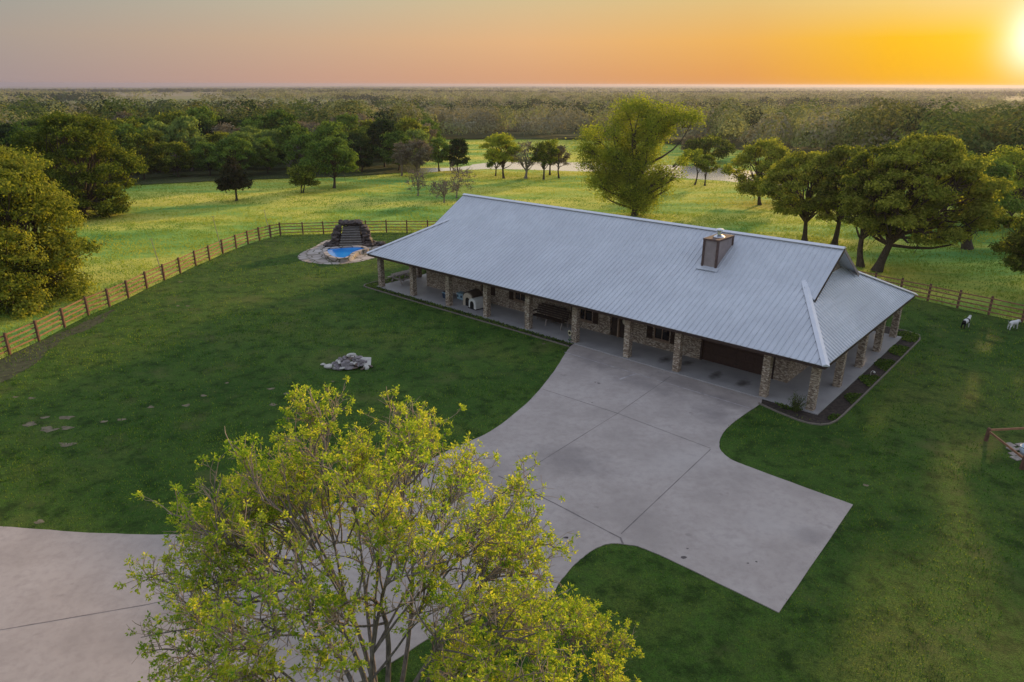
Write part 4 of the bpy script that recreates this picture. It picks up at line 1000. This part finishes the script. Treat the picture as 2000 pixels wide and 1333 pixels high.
# the tall pecan behind the roof, built from its own lobes
def custom(name, bx_, by_, label, lm, lobes_px, leaves, size, trunk, seed, limbs=None, sq=.8):
    """lobes_px: (px, py, radius px, depth offset m)"""
    x, y = at(bx_, by_); r_ = math.hypot(x, y); g_ = np.random.default_rng(seed); zg = float(terr(x, y)); fw = math.hypot(r_, H-5)
    lob = []
    for px, py, rp, dd in lobes_px:
        dx, dy, dz = raydir(px, py); t_ = (y+dd)/dy; lob.append((np.array([dx*t_-x, dd, H+dz*t_-zg]), 1.0*rp*fw/F_PX))
    hh = max(p_[2] for p_, _ in lob); paths = []
    P0 = curve((0,0,0), (lob[0][0][0]*.5, 0, hh*.62), g_, .03, 9); rad = trunk*(1-.6*np.linspace(0,1,9)); rad[0] *= 1.5; paths.append((P0, rad))
    for p_, q in lob:
        j_ = int(np.clip(round(8*(p_[2]-1.5)/(hh*.62)*.62), 1, 8)); a = P0[j_]; paths.append((curve(a, p_, g_, .09, 7, .04), trunk*.45*(1-.8*np.linspace(0,1,7))))
        for _ in range(7):
            e = p_+rdir(1, g_)[0]*q*.9; paths.append((curve(p_*.8+a*.2, e, g_, .12, 4), trunk*.13*(1-.85*np.linspace(0,1,4))))
    wts = np.array([q**2 for _, q in lob]); cnt = (leaves*wts/wts.sum()).astype(int); C = []
    for (p_, q), n_ in zip(lob, cnt):
        nc = max(6, n_//22); d = rdir(nc, g_); cc_ = p_+d*np.array([1,1,sq])*q*(g_.random((nc,1))**.45)
        C.append(cc_[g_.integers(0, nc, n_)]+g_.normal(size=(n_,3))*np.array([1,1,.75])*size*2.3)
    C = np.concatenate(C); C = C[C[:, 2] > .2]; n_ = len(C); Nn = rdir(n_, g_)+np.array([0,0,.4]); Nn /= np.linalg.norm(Nn, axis=1)[:, None]; U = ortho(Nn, g_)
    lv = leafquads(C, U, np.cross(Nn, U), size*g_.uniform(.7,1.5,n_), size*g_.uniform(.35,.7,n_)); tv = tube_np(paths, 7)
    return make_tree(name, (x, y, zg-.05), seed, label, lm, M_bark, parts=(mesh_np('trunk', *tv, mats=[M_bark], smooth=True), mesh_np('crown', *lv, mats=[lm])))
custom('pecan_tree', 1238, 421, 'tall irregular yellow-green tree rising behind the middle of the roof ridge', LM['pecan'],
    [(1240,340,26,0),(1222,212,24,0),(1250,208,24,.5),(1285,222,26,0),(1320,225,22,-.5),(1352,228,20,.5),(1210,240,22,1),(1262,240,26,-1),(1240,262,24,0),(1300,244,18,1),(1195,258,18,-1),(1155,262,20,.5),(1140,285,16,0),(1165,290,20,1),(1190,300,24,-1),
     (1225,300,28,1),(1262,285,22,-1.5),(1285,268,16,1),(1252,318,26,-1),(1205,335,26,1),(1170,330,20,0),(1160,355,16,-1),(1190,362,22,1),(1228,365,26,-1),(1262,350,24,1),(1290,330,16,0),(1300,348,14,1),(1322,340,10,0),(1250,388,18,-1),(1270,378,18,1),(1225,390,14,0),(1255,408,14,.6),(1243,402,12,-.6),(1180,380,12,1),(1330,312,10,.5),(1140,318,12,0),(1215,275,18,1),(1235,300,22,1.5),(1275,300,16,1),(1290,250,20,1),(1210,320,20,-1),(1230,345,24,0),(1245,372,20,1),(1195,345,24,0),(1285,350,20,0),(1215,382,18,0),(1266,393,18,0),(1255,372,22,0),(1172,350,18,0),(1300,368,12,0),(1180,310,20,0),(1150,300,16,.5)],
    58000, .22, .34, 5)
T('small_tree', 1355, 360, 290, 66, 'small flat-topped tree beside the pond, right of the tall tree', LM['pecan'], cx_px=1352, base=.45, nl=14, leaves=4500, size=.24, trunk=.13)
T('small_tree', 1375, 361, 306, 42, 'smaller partner of the flat-topped pondside tree, on its right', LM['oak'], cx_px=1378, base=.4, nl=9, leaves=2200, size=.24, trunk=.13)
T('far_bank_tree', 1380, 316, 267, 84, 'wide rounded olive tree on the far bank of the pond', LM['oak'], base=.08, nl=20, leaves=6000, size=.4)
T('far_bank_tree', 1350, 313, 262, 50, 'grey-brown thin tree on the far bank left of the wide olive tree', LM['tan'], base=.15, nl=14, leaves=3000, size=.35)
T('open_tree', 1482, 398, 269, 150, 'open gnarled oak left of the right-hand tree group', LM['oak'], base=0.0, nl=44, leaves=17000, size=.27, lobe=.24, squash=.6)
T('grove_tree', 1570, 469, 286, 170, 'leftmost dark-trunked tree of the group behind the right end of the roof', LM['oak'], cx_px=1555, base=.14, nl=46, leaves=26000, size=.22, lobe=.23)
T('grove_tree', 1628, 476, 275, 130, 'second tree of the group behind the gable, with a slim trunk', LM['oak'], cx_px=1632, base=.2, nl=38, leaves=20000, size=.22, lobe=.23)
T('grove_tree', 1680, 518, 268, 150, 'third tree of the group, trunk just right of the gable', LM['oak'], cx_px=1690, base=.2, nl=40, leaves=22000, size=.22, lobe=.23, trunk=.27)
T('grove_tree', 1711, 527, 255, 270, 'largest tree of the right group with a thick trunk and wide crown', LM['oak'], cx_px=1775, base=.10, nl=80, leaves=56000, size=.22, lobe=.19, trunk=.36)
T('stout_tree', 1888, 482, 305, 125, 'stout dark-trunked tree in shade right of the group', LM['green'], base=.2, nl=26, leaves=15000, size=.25, trunk=.40)
T('edge_oak', 2025, 585, 368, 205, 'golden-leaved oak cut off by the right edge beyond the fence', LM['oak'], cx_px=2030, base=.12, nl=56, leaves=36000, size=.20, lobe=.22)
T('woodside_tree', 1965, 440, 283, 190, 'tall open tree at the edge of the right-hand woods', LM['pecan'], base=.1, nl=30, leaves=15000, size=.28)
T('woodside_tree', 1845, 425, 288, 110, 'dark rounded tree at the woods edge behind the largest group tree', LM['green'], base=.1, nl=22, leaves=9000, size=.28)

# prototypes for the wood edge
protos = {}
for key, lm, bm_, kws in (('dark', LM['dark'], M_bark, dict(h=9.5, rw=3.6, base=.3, nl=26)), ('green', LM['green'], M_bark, dict(h=9.5, rw=4.2, base=.6, nl=24)), ('oak', LM['oak'], M_bark, dict(h=9, rw=4.4, base=.6, nl=24)),
                          ('light', LM['light'], M_barkpale, dict(h=8.5, rw=3.6, base=.8, nl=20)), ('tan', LM['tan'], M_barkgrey, dict(h=8.5, rw=3.3, base=1.5, nl=18))):
    protos[key] = []
    for v_ in range(2):
        lv_ = 7000 if key != 'tan' else 3500
        tv, lv = tree_mesh(100+len(protos)*10+v_, leaves=lv_, size=.42, lobe=.30, **kws); protos[key].append((mesh_np('trunk', *tv, mats=[bm_], smooth=True), mesh_np('crown', *lv, mats=[lm])))
txt = dict(dark='dark evergreen tree', green='mid-green leafy tree', oak='olive-green oak', light='pale spring-green tree', tan='greyish tan budding tree')
zone = [(-40,240,'at the far left behind the big oaks'), (240,430,'in the wood edge left of the cedar'), (430,620,'in the wood edge between the cedar and the shade tree'), (620,900,'in the wood edge left of the pond')]
ntree = 0; placed = []
g2 = random.Random(3)
wood_r = lambda px: np.interp(px, [-150, 0, 240, 700, 835, 836, 1000, 1130, 1330, 1450, 1560, 1650, 1760, 1850, 2000, 2150], [118, 122, 126, 126, 132, 232, 236, 232, 205, 185, 168, 158, 140, 116, 104, 98])
for row in range(6):
    px = -60
    while px < 840:
        r_ = float(wood_r(px))+4+row*9+g2.uniform(-3,3); dx, dy, _ = raydir(px, 300); k_ = r_/math.hypot(dx, dy); x, y = dx*k_, dy*k_
        key = g2.choices(['dark','green','oak','light','tan'], [3.5,4,3,2,.8] if row < 4 else [3,3,3,3,1.5])[0]
        if row > 2 and 560 < px < 640: key = 'tan'
        zl = [z_[2] for z_ in zone if z_[0] <= px < z_[1]]
        sc_ = g2.uniform(.72, 1.05)*(1.0 if row else .85)
        make_tree('woodland_tree', (x, y, float(terr(x, y))-.1), 0, txt[key]+' '+(zl[0] if zl else 'in the wood edge'), None, None, group=txt[key]+'s '+(zl[0] if zl else ''), rz=g2.uniform(0,6.28), scale=(sc_*g2.uniform(.85,1.15), sc_*g2.uniform(.85,1.15), sc_*g2.uniform(.85,1.12)), parts=g2.choice(protos[key]))
        ntree += 1; px += g2.uniform(.75,1.25)*5.6/r_*F_PX

# ------------------------------------------------------------------ far woods (one mass)
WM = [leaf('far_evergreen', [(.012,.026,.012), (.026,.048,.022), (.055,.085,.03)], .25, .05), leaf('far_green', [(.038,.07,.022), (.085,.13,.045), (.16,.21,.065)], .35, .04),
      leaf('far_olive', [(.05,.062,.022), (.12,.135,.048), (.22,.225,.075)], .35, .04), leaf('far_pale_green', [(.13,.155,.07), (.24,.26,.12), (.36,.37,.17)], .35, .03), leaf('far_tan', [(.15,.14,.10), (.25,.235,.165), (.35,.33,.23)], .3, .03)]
def woods():
    Vs, mi = [], []; g_ = np.random.default_rng(11)
    def ring(r0_, r1_, sp, nq, size, hgt, rad):
        a0, a1 = math.radians(-42), math.radians(43); area_ = .5*(a1-a0)*(r1_**2-r0_**2); n_ = int(area_/(sp*sp))
        r_ = np.sqrt(g_.uniform(r0_**2, r1_**2, n_)); a = g_.uniform(a0, a1, n_); x, y = r_*np.sin(a), r_*np.cos(a)
        px = 1000+F_PX*np.tan(a)*1/(CP+.22*0)*.985
        keep = r_ > wood_r(px)+np.where(px < 838, 56, 3)
        # clearings in the valley
        keep &= ~((px > 575+ (r_-330)*.06) & (px < 690) & (r_ > 250) & (r_ < 345))
        fld = np.sin(x*.0026+1.1+.6*np.sin(y*.0017))*np.sin(y*.0034+.8*np.sin(x*.002))+.35*np.sin(x*.0071+y*.0043)
        keep &= ~((fld > .18) & (r_ > 620)) | (g_.random(n_) < .04)
        keep &= ~((np.sin(x*.018+2)*np.sin(y*.013) > .78) & (r_ > 330) & (r_ < 620) & (a < .2))
        x, y, r_, a = x[keep], y[keep], r_[keep], a[keep]; n_ = len(x); z = terr(x, y)
        # kinds in drifts
        f = np.sin(x*.013+1.3)*np.sin(y*.017+.4)+.5*np.sin(x*.031+y*.02)+np.where(r_ > 600, .15, .45)*g_.normal(size=n_)+1.2*ss(600, 1200, r_)*(np.sin(y*.004+x*.0011)+.7*np.sin(y*.011-x*.0015+2))
        kind = np.where(f > .55, 0, np.where(f > .1, 1, np.where(f > -.35, 2, np.where(f > -.75, 3, 4))))
        band = (r_ > 340) & (r_ < 620) & (a < .15); kind = np.where(band & (g_.random(n_) < .8), g_.choice([0,0,1], n_), kind)
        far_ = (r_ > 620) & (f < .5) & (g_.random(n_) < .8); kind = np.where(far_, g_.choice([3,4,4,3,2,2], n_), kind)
        hh = hgt*g_.uniform(.6,1.4,n_); rr = rad*g_.uniform(.75,1.3,n_)
        d = rdir(n_*nq, g_).reshape(n_, nq, 3); d[..., 2] = np.abs(d[..., 2])*1.25-.25
        lump = 1+.22*np.sin(d[..., 0:1]*5+x[:, None, None])*np.sin(d[..., 1:2]*5+y[:, None, None])
        C = np.stack([x, y, z], -1)[:, None, :]+d*lump*np.stack([rr, rr, hh*.48], -1)[:, None, :]; C[..., 2] += hh[:, None]*.5
        C = C.reshape(-1, 3)+g_.normal(size=(n_*nq, 3))*size*.3; o_ = d.reshape(-1, 3)
        Nn = rdir(len(C), g_)*.55+o_*1.1; Nn /= np.linalg.norm(Nn, axis=1)[:, None]; U = ortho(Nn, g_)
        V, _ = leafquads(C, U, np.cross(Nn, U), size*g_.uniform(.7,1.4,len(C)), size*g_.uniform(.5,.9,len(C))); Vs.append(V); mi.append(np.repeat(kind, nq))
    ring(95, 250, 6.8, 560, .62, 8.8, 4.6)
    ring(250, 450, 8.6, 300, .80, 8.5, 5.0)
    ring(450, 900, 11, 100, 1.5, 9, 6.3)
    ring(900, 2500, 14, 26, 2.6, 7.5, 8.0)
    ring(2500, 11500, 42, 9, 7.0, 5.0, 20.0)
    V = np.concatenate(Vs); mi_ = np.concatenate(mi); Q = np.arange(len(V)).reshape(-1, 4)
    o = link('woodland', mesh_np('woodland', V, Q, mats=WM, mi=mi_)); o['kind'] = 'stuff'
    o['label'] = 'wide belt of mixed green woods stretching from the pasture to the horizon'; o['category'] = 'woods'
woods()
# forest floor sheet
aa = np.radians(np.linspace(-46, 47, 160)); rr_ = np.concatenate([np.linspace(0, 1, 2), np.geomspace(1.05, 120, 60)])
pxs = 1000+F_PX*np.tan(aa)*.985; rb = wood_r(np.clip(pxs, -150, 2150))+np.where(pxs < 838, -1, 2)
RRf = rb[None, :]*np.maximum(rr_, 1)[:, None]; RRf = np.minimum(RRf, 13500); xf, yf = RRf*np.sin(aa)[None], RRf*np.cos(aa)[None]; zf = terr(xf, yf)+.06+RRf*.0004
nA, nR = len(aa), len(rr_); i_, j_ = np.meshgrid(np.arange(1, nR-1), np.arange(nA-1), indexing='ij')
Qf = np.stack([i_*nA+j_, i_*nA+j_+1, (i_+1)*nA+j_+1, (i_+1)*nA+j_], -1).reshape(-1, 4)[:, ::-1]
link('forest_floor', mesh_np('forest_floor', np.stack([xf, yf, zf], -1).reshape(-1, 3), Qf, mats=[M_floor], smooth=True))['kind'] = 'structure'
# tiny stacks on the horizon
for q in (1104, 1108, 1111, 1115, 1119):
    dx, dy, _ = raydir(q, 169); k_ = 8800/math.hypot(dx, dy); hgt = 34 if q != 1108 else 20
    t0 = empty('horizon_mast', (dx*k_, dy*k_, float(terr(dx*k_, dy*k_))), 0, 'faint thin mast in the little cluster on the horizon', 'mast', 'masts on the horizon')
    B().tube([(0,0,0), (0,0,hgt)], [3.0,1.4], 6).build('shaft', M_barkgrey, t0)

# ------------------------------------------------------------------ foreground maple
def maple(loc, seed, label, H0, RW, ncl, trunk_r, fork, zc, rz_, nl=15):
    g_ = np.random.default_rng(seed); paths = {0: [], 1: [], 2: []}; tips = []
    r0 = empty('maple_tree', loc, 0, label, 'tree')
    P0 = curve((0,0,0), (0.1,.1,fork), g_, .03, 6); rad = trunk_r*(1-.35*np.linspace(0,1,6)); rad[0] *= 1.4; paths[0].append((P0, rad))
    cen_ = np.array([0,0,zc]); limbs = []; prim = []; npr = 11
    for i_ in range(npr):
        zz = 1-1.25*(i_+.5)/npr; rr = math.sqrt(max(0, 1-zz*zz)); a = i_*2.39996+g_.uniform(-.3,.3)
        e = cen_+np.array([rr*math.cos(a)*RW, rr*math.sin(a)*RW, zz*rz_])*g_.uniform(.5,.68); P_ = curve(P0[3+i_%3], e, g_, .07, 10, .08); prim.append(P_); paths[0].append((P_, trunk_r*.50*(1-.72*np.linspace(0,1,10))))
    for i_ in range(nl):
        u = (i_+.5)/nl; zz = 1-1.3*u; rr = math.sqrt(max(0, 1-zz*zz)); a = i_*2.39996+g_.uniform(-.3,.3)
        e = cen_+np.array([rr*math.cos(a)*RW, rr*math.sin(a)*RW, zz*rz_])*g_.uniform(.74,.98); pp = min(prim, key=lambda q: np.linalg.norm(q[-1]-e)); a0 = pp[g_.integers(4, 10)]
        P_ = curve(a0, e, g_, .05, 10, .13 if zz < .6 else .0); limbs.append(P_); r_ = trunk_r*.20*(1-.80*np.linspace(0,1,10)); paths[0].append((P_, r_))
        for j_ in range(9):
            f_ = .28+.72*(j_+g_.uniform(0,.6))/9; idx = f_*9; b0 = P_[int(min(idx, 8))]+(P_[int(min(idx, 8))+1]-P_[int(min(idx, 8))])*(idx-int(min(idx, 8)))
            out_ = b0-cen_; out_ /= np.linalg.norm(out_)+1e-6; d = out_*.8+rdir(1, g_)[0]*.75+np.array([0,0,.35]); d /= np.linalg.norm(d)
            l1 = RW*g_.uniform(.22,.40)*(1.15-.45*f_); e1 = b0+d*l1; Q_ = curve(b0, e1, g_, .09, 7, .07); rr1 = .017*(1.3-.5*f_)*(1-.8*np.linspace(0,1,7)); paths[1].append((Q_, rr1+.003))
            for k_ in range(7):
                ff = .25+.75*(k_+g_.uniform(0,.7))/7; ii = min(ff*6, 5.99); c0 = Q_[int(ii)]+(Q_[int(ii)+1]-Q_[int(ii)])*(ii-int(ii))
                d2 = d*.6+rdir(1, g_)[0]*.8+np.array([0,0,.45]); d2 /= np.linalg.norm(d2); l2 = g_.uniform(.25,.62); e2 = c0+d2*l2
                W_ = curve(c0, e2, g_, .07, 4, .04); paths[2].append((W_, np.array([.009,.007,.0055,.004]))); tips.append((e2, d2))
                for m_ in range(2):
                    if g_.random() < .75:
                        d3 = d2*.5+rdir(1, g_)[0]*.8+np.array([0,0,.3]); d3 /= np.linalg.norm(d3); c3 = W_[1+m_]; e3 = c3+d3*g_.uniform(.12,.3)
                        paths[2].append((curve(c3, e3, g_, .05, 3), np.array([.006,.005,.0035]))); tips.append((e3, d3))
    link('trunk', mesh_np('trunk', *tube_np(paths[0], 9), mats=[M_barkgrey2], smooth=True), r0)
    link('branches', mesh_np('branches', *tube_np(paths[1], 5), mats=[M_barkgrey2], smooth=True), r0)
    link('twigs', mesh_np('twigs', *tube_np(paths[2], 4), mats=[M_twig], smooth=True), r0)
    C, U = [], []
    for e, d in tips:
        if g_.random() < .38: continue
        n_ = int(g_.integers(13, 24)); dd = rdir(n_, g_)*.9+d*.55+np.array([0,0,-.25]); dd /= np.linalg.norm(dd, axis=1)[:, None]
        l = g_.uniform(.025,.085,n_)[:, None]; C.append(e+dd*l+g_.normal(size=(n_,3))*.018); U.append(dd)
    C = np.concatenate(C); U = np.concatenate(U); n_ = len(C)
    V, Q = leafquads(C, U, ortho(U, g_), g_.uniform(.045,.09,n_), g_.uniform(.022,.044,n_), .25)
    link('crown', mesh_np('crown', V, Q, mats=[LM['maple']]), r0)
    return n_
M_barkgrey2 = bark_mat('maple_bark', (.12,.105,.10), (.26,.225,.21))
M_twig = simple('pinkish_twigs', (.36,.27,.21), .8)
maple((-2.85, 11.2, 0), 21, 'large half-leafed maple with yellow-green tufts in the foreground over the driveway', 9.4, 4.1, 0, .14, 1.6, 4.75, 4.25, 52)
maple((.7, 12.4, 0), 22, 'smaller fresh green tree at the bottom edge, right of the big foreground maple', 6, 2.1, 0, .09, .7, 2.0, 1.6, 13)

# ------------------------------------------------------------------ grass blades
def blades(name, poly, excl, r0_, r1_, dens, h_, w_, m, label, seed, azr=(-41, 41)):
    g_ = np.random.default_rng(seed); a0, a1 = map(math.radians, azr); Cs = []
    for (q0, q1, dn) in dens:
        n_ = int(.5*(a1-a0)*(q1**2-q0**2)*dn); r_ = np.sqrt(g_.uniform(q0**2, q1**2, n_)); a = g_.uniform(a0, a1, n_); Cs.append(np.stack([r_*np.sin(a), r_*np.cos(a), r_], -1))
    C = np.concatenate(Cs); x, y = C[:, 0], C[:, 1]; ok = np.ones(len(C), bool)
    if poly is not None: ok &= pip(x, y, poly)
    jx = x+g_.normal(size=len(x))*.07; jy = y+g_.normal(size=len(x))*.07
    for e in excl: ok &= ~pip(jx, jy, e)
    # thin out in irregular drifts so the turf is uneven
    ok &= g_.random(len(C)) < .55+.45*np.sin(x*.7+1.3*np.sin(y*.5))*np.sin(y*.9+1.1*np.sin(x*.6))
    C = C[ok]; n_ = len(C); sc_ = np.clip(C[:, 2]/25, .8, 6)**.75; a = g_.uniform(0, 2*np.pi, n_); ln = g_.uniform(-.6,.6,(n_,2))
    hh = h_*g_.uniform(.5,1.4,n_)*np.minimum(sc_, 1.6); ww = w_*sc_*g_.uniform(.6,1.3,n_); zb = terr(C[:, 0], C[:, 1])+.02
    V = np.zeros((n_, 3, 3)); V[:, 0] = np.stack([C[:, 0]-np.cos(a)*ww/2, C[:, 1]-np.sin(a)*ww/2, zb], -1); V[:, 1] = np.stack([C[:, 0]+np.cos(a)*ww/2, C[:, 1]+np.sin(a)*ww/2, zb], -1)
    V[:, 2] = np.stack([C[:, 0]+ln[:, 0]*hh, C[:, 1]+ln[:, 1]*hh, zb+hh], -1)
    o = link(name, mesh_np(name, V.reshape(-1, 3), None, np.arange(n_*3).reshape(-1, 3), mats=[m])); tag(o, label, 'grass', None, 'stuff'); return n_
slab = [hw(35.1,-.1), hw(-.1,-.1), hw(-.8,.3), hw(-.8,DEP+.9), hw(35.1,DEP)]
cover = M_leaf['green']
for poly_, lb in ((bedL, 'low dark green ground cover in the narrow bed along the long porch'), (bedR, 'sparse green ground cover in the dark bed round the right porch corner')):
    xs, ys = zip(*poly_); n_ = 9000; g_ = np.random.default_rng(5); x = g_.uniform(min(xs), max(xs), n_*8); y = g_.uniform(min(ys), max(ys), n_*8); ok = pip(x, y, poly_)
    if poly_ is bedL: ok &= ~pip(x, y, [hw(33.9,.5), hw(.15,.5), hw(.15,DEP), hw(33.9,DEP)])
    else: ok &= np.sin(x*1.7)*np.sin(y*1.3+1) > .25
    x, y = x[ok], y[ok]; C = np.stack([x, y, .06+g_.random(len(x))*.07], -1); U = rdir(len(C), g_)
    V, Q = leafquads(C, U, ortho(U, g_), g_.uniform(.08,.16,len(C)), g_.uniform(.04,.08,len(C))); tag(link('ground_cover', mesh_np('ground_cover', V, Q, mats=[cover])), lb, 'ground cover', None, 'stuff')
n1 = blades('lawn_grass', lawn_poly, [drive_poly, slab, pat], 10, 80, [(9,22,170), (22,34,120), (34,50,60), (50,82,26)], .06, .028, M_blade, 'short mown green grass of the yard', 1)
far_ex = [lawn_poly, smooth_poly([at(*q, .03) for q in pond_px], 3)]
n2 = blades('pasture_grass', None, far_ex, 35, 230, [(35,60,70), (60,90,45), (90,130,18), (130,235,6)], .075, .045, M_tuft, 'taller sunlit pasture grass beyond the fence', 2)
n3 = 0
print('blades', n1, n2, 'trees', ntree)

# ------------------------------------------------------------------ haze
hz = B().bx(-9500, 9500, -600, 9500, -62, 17.5).build('haze', M_white)
hz['kind'] = 'stuff'
m, t, out = mat('haze_air'); pv = t.nodes.new('ShaderNodeVolumePrincipled'); pv.inputs['Color'].default_value = (.50,.52,.70,1)
pv.inputs['Density'].default_value = 1.5e-4; pv.inputs['Anisotropy'].default_value = .45
t.links.new(pv.outputs[0], out.inputs['Volume']); hz.data.materials.clear(); hz.data.materials.append(m)
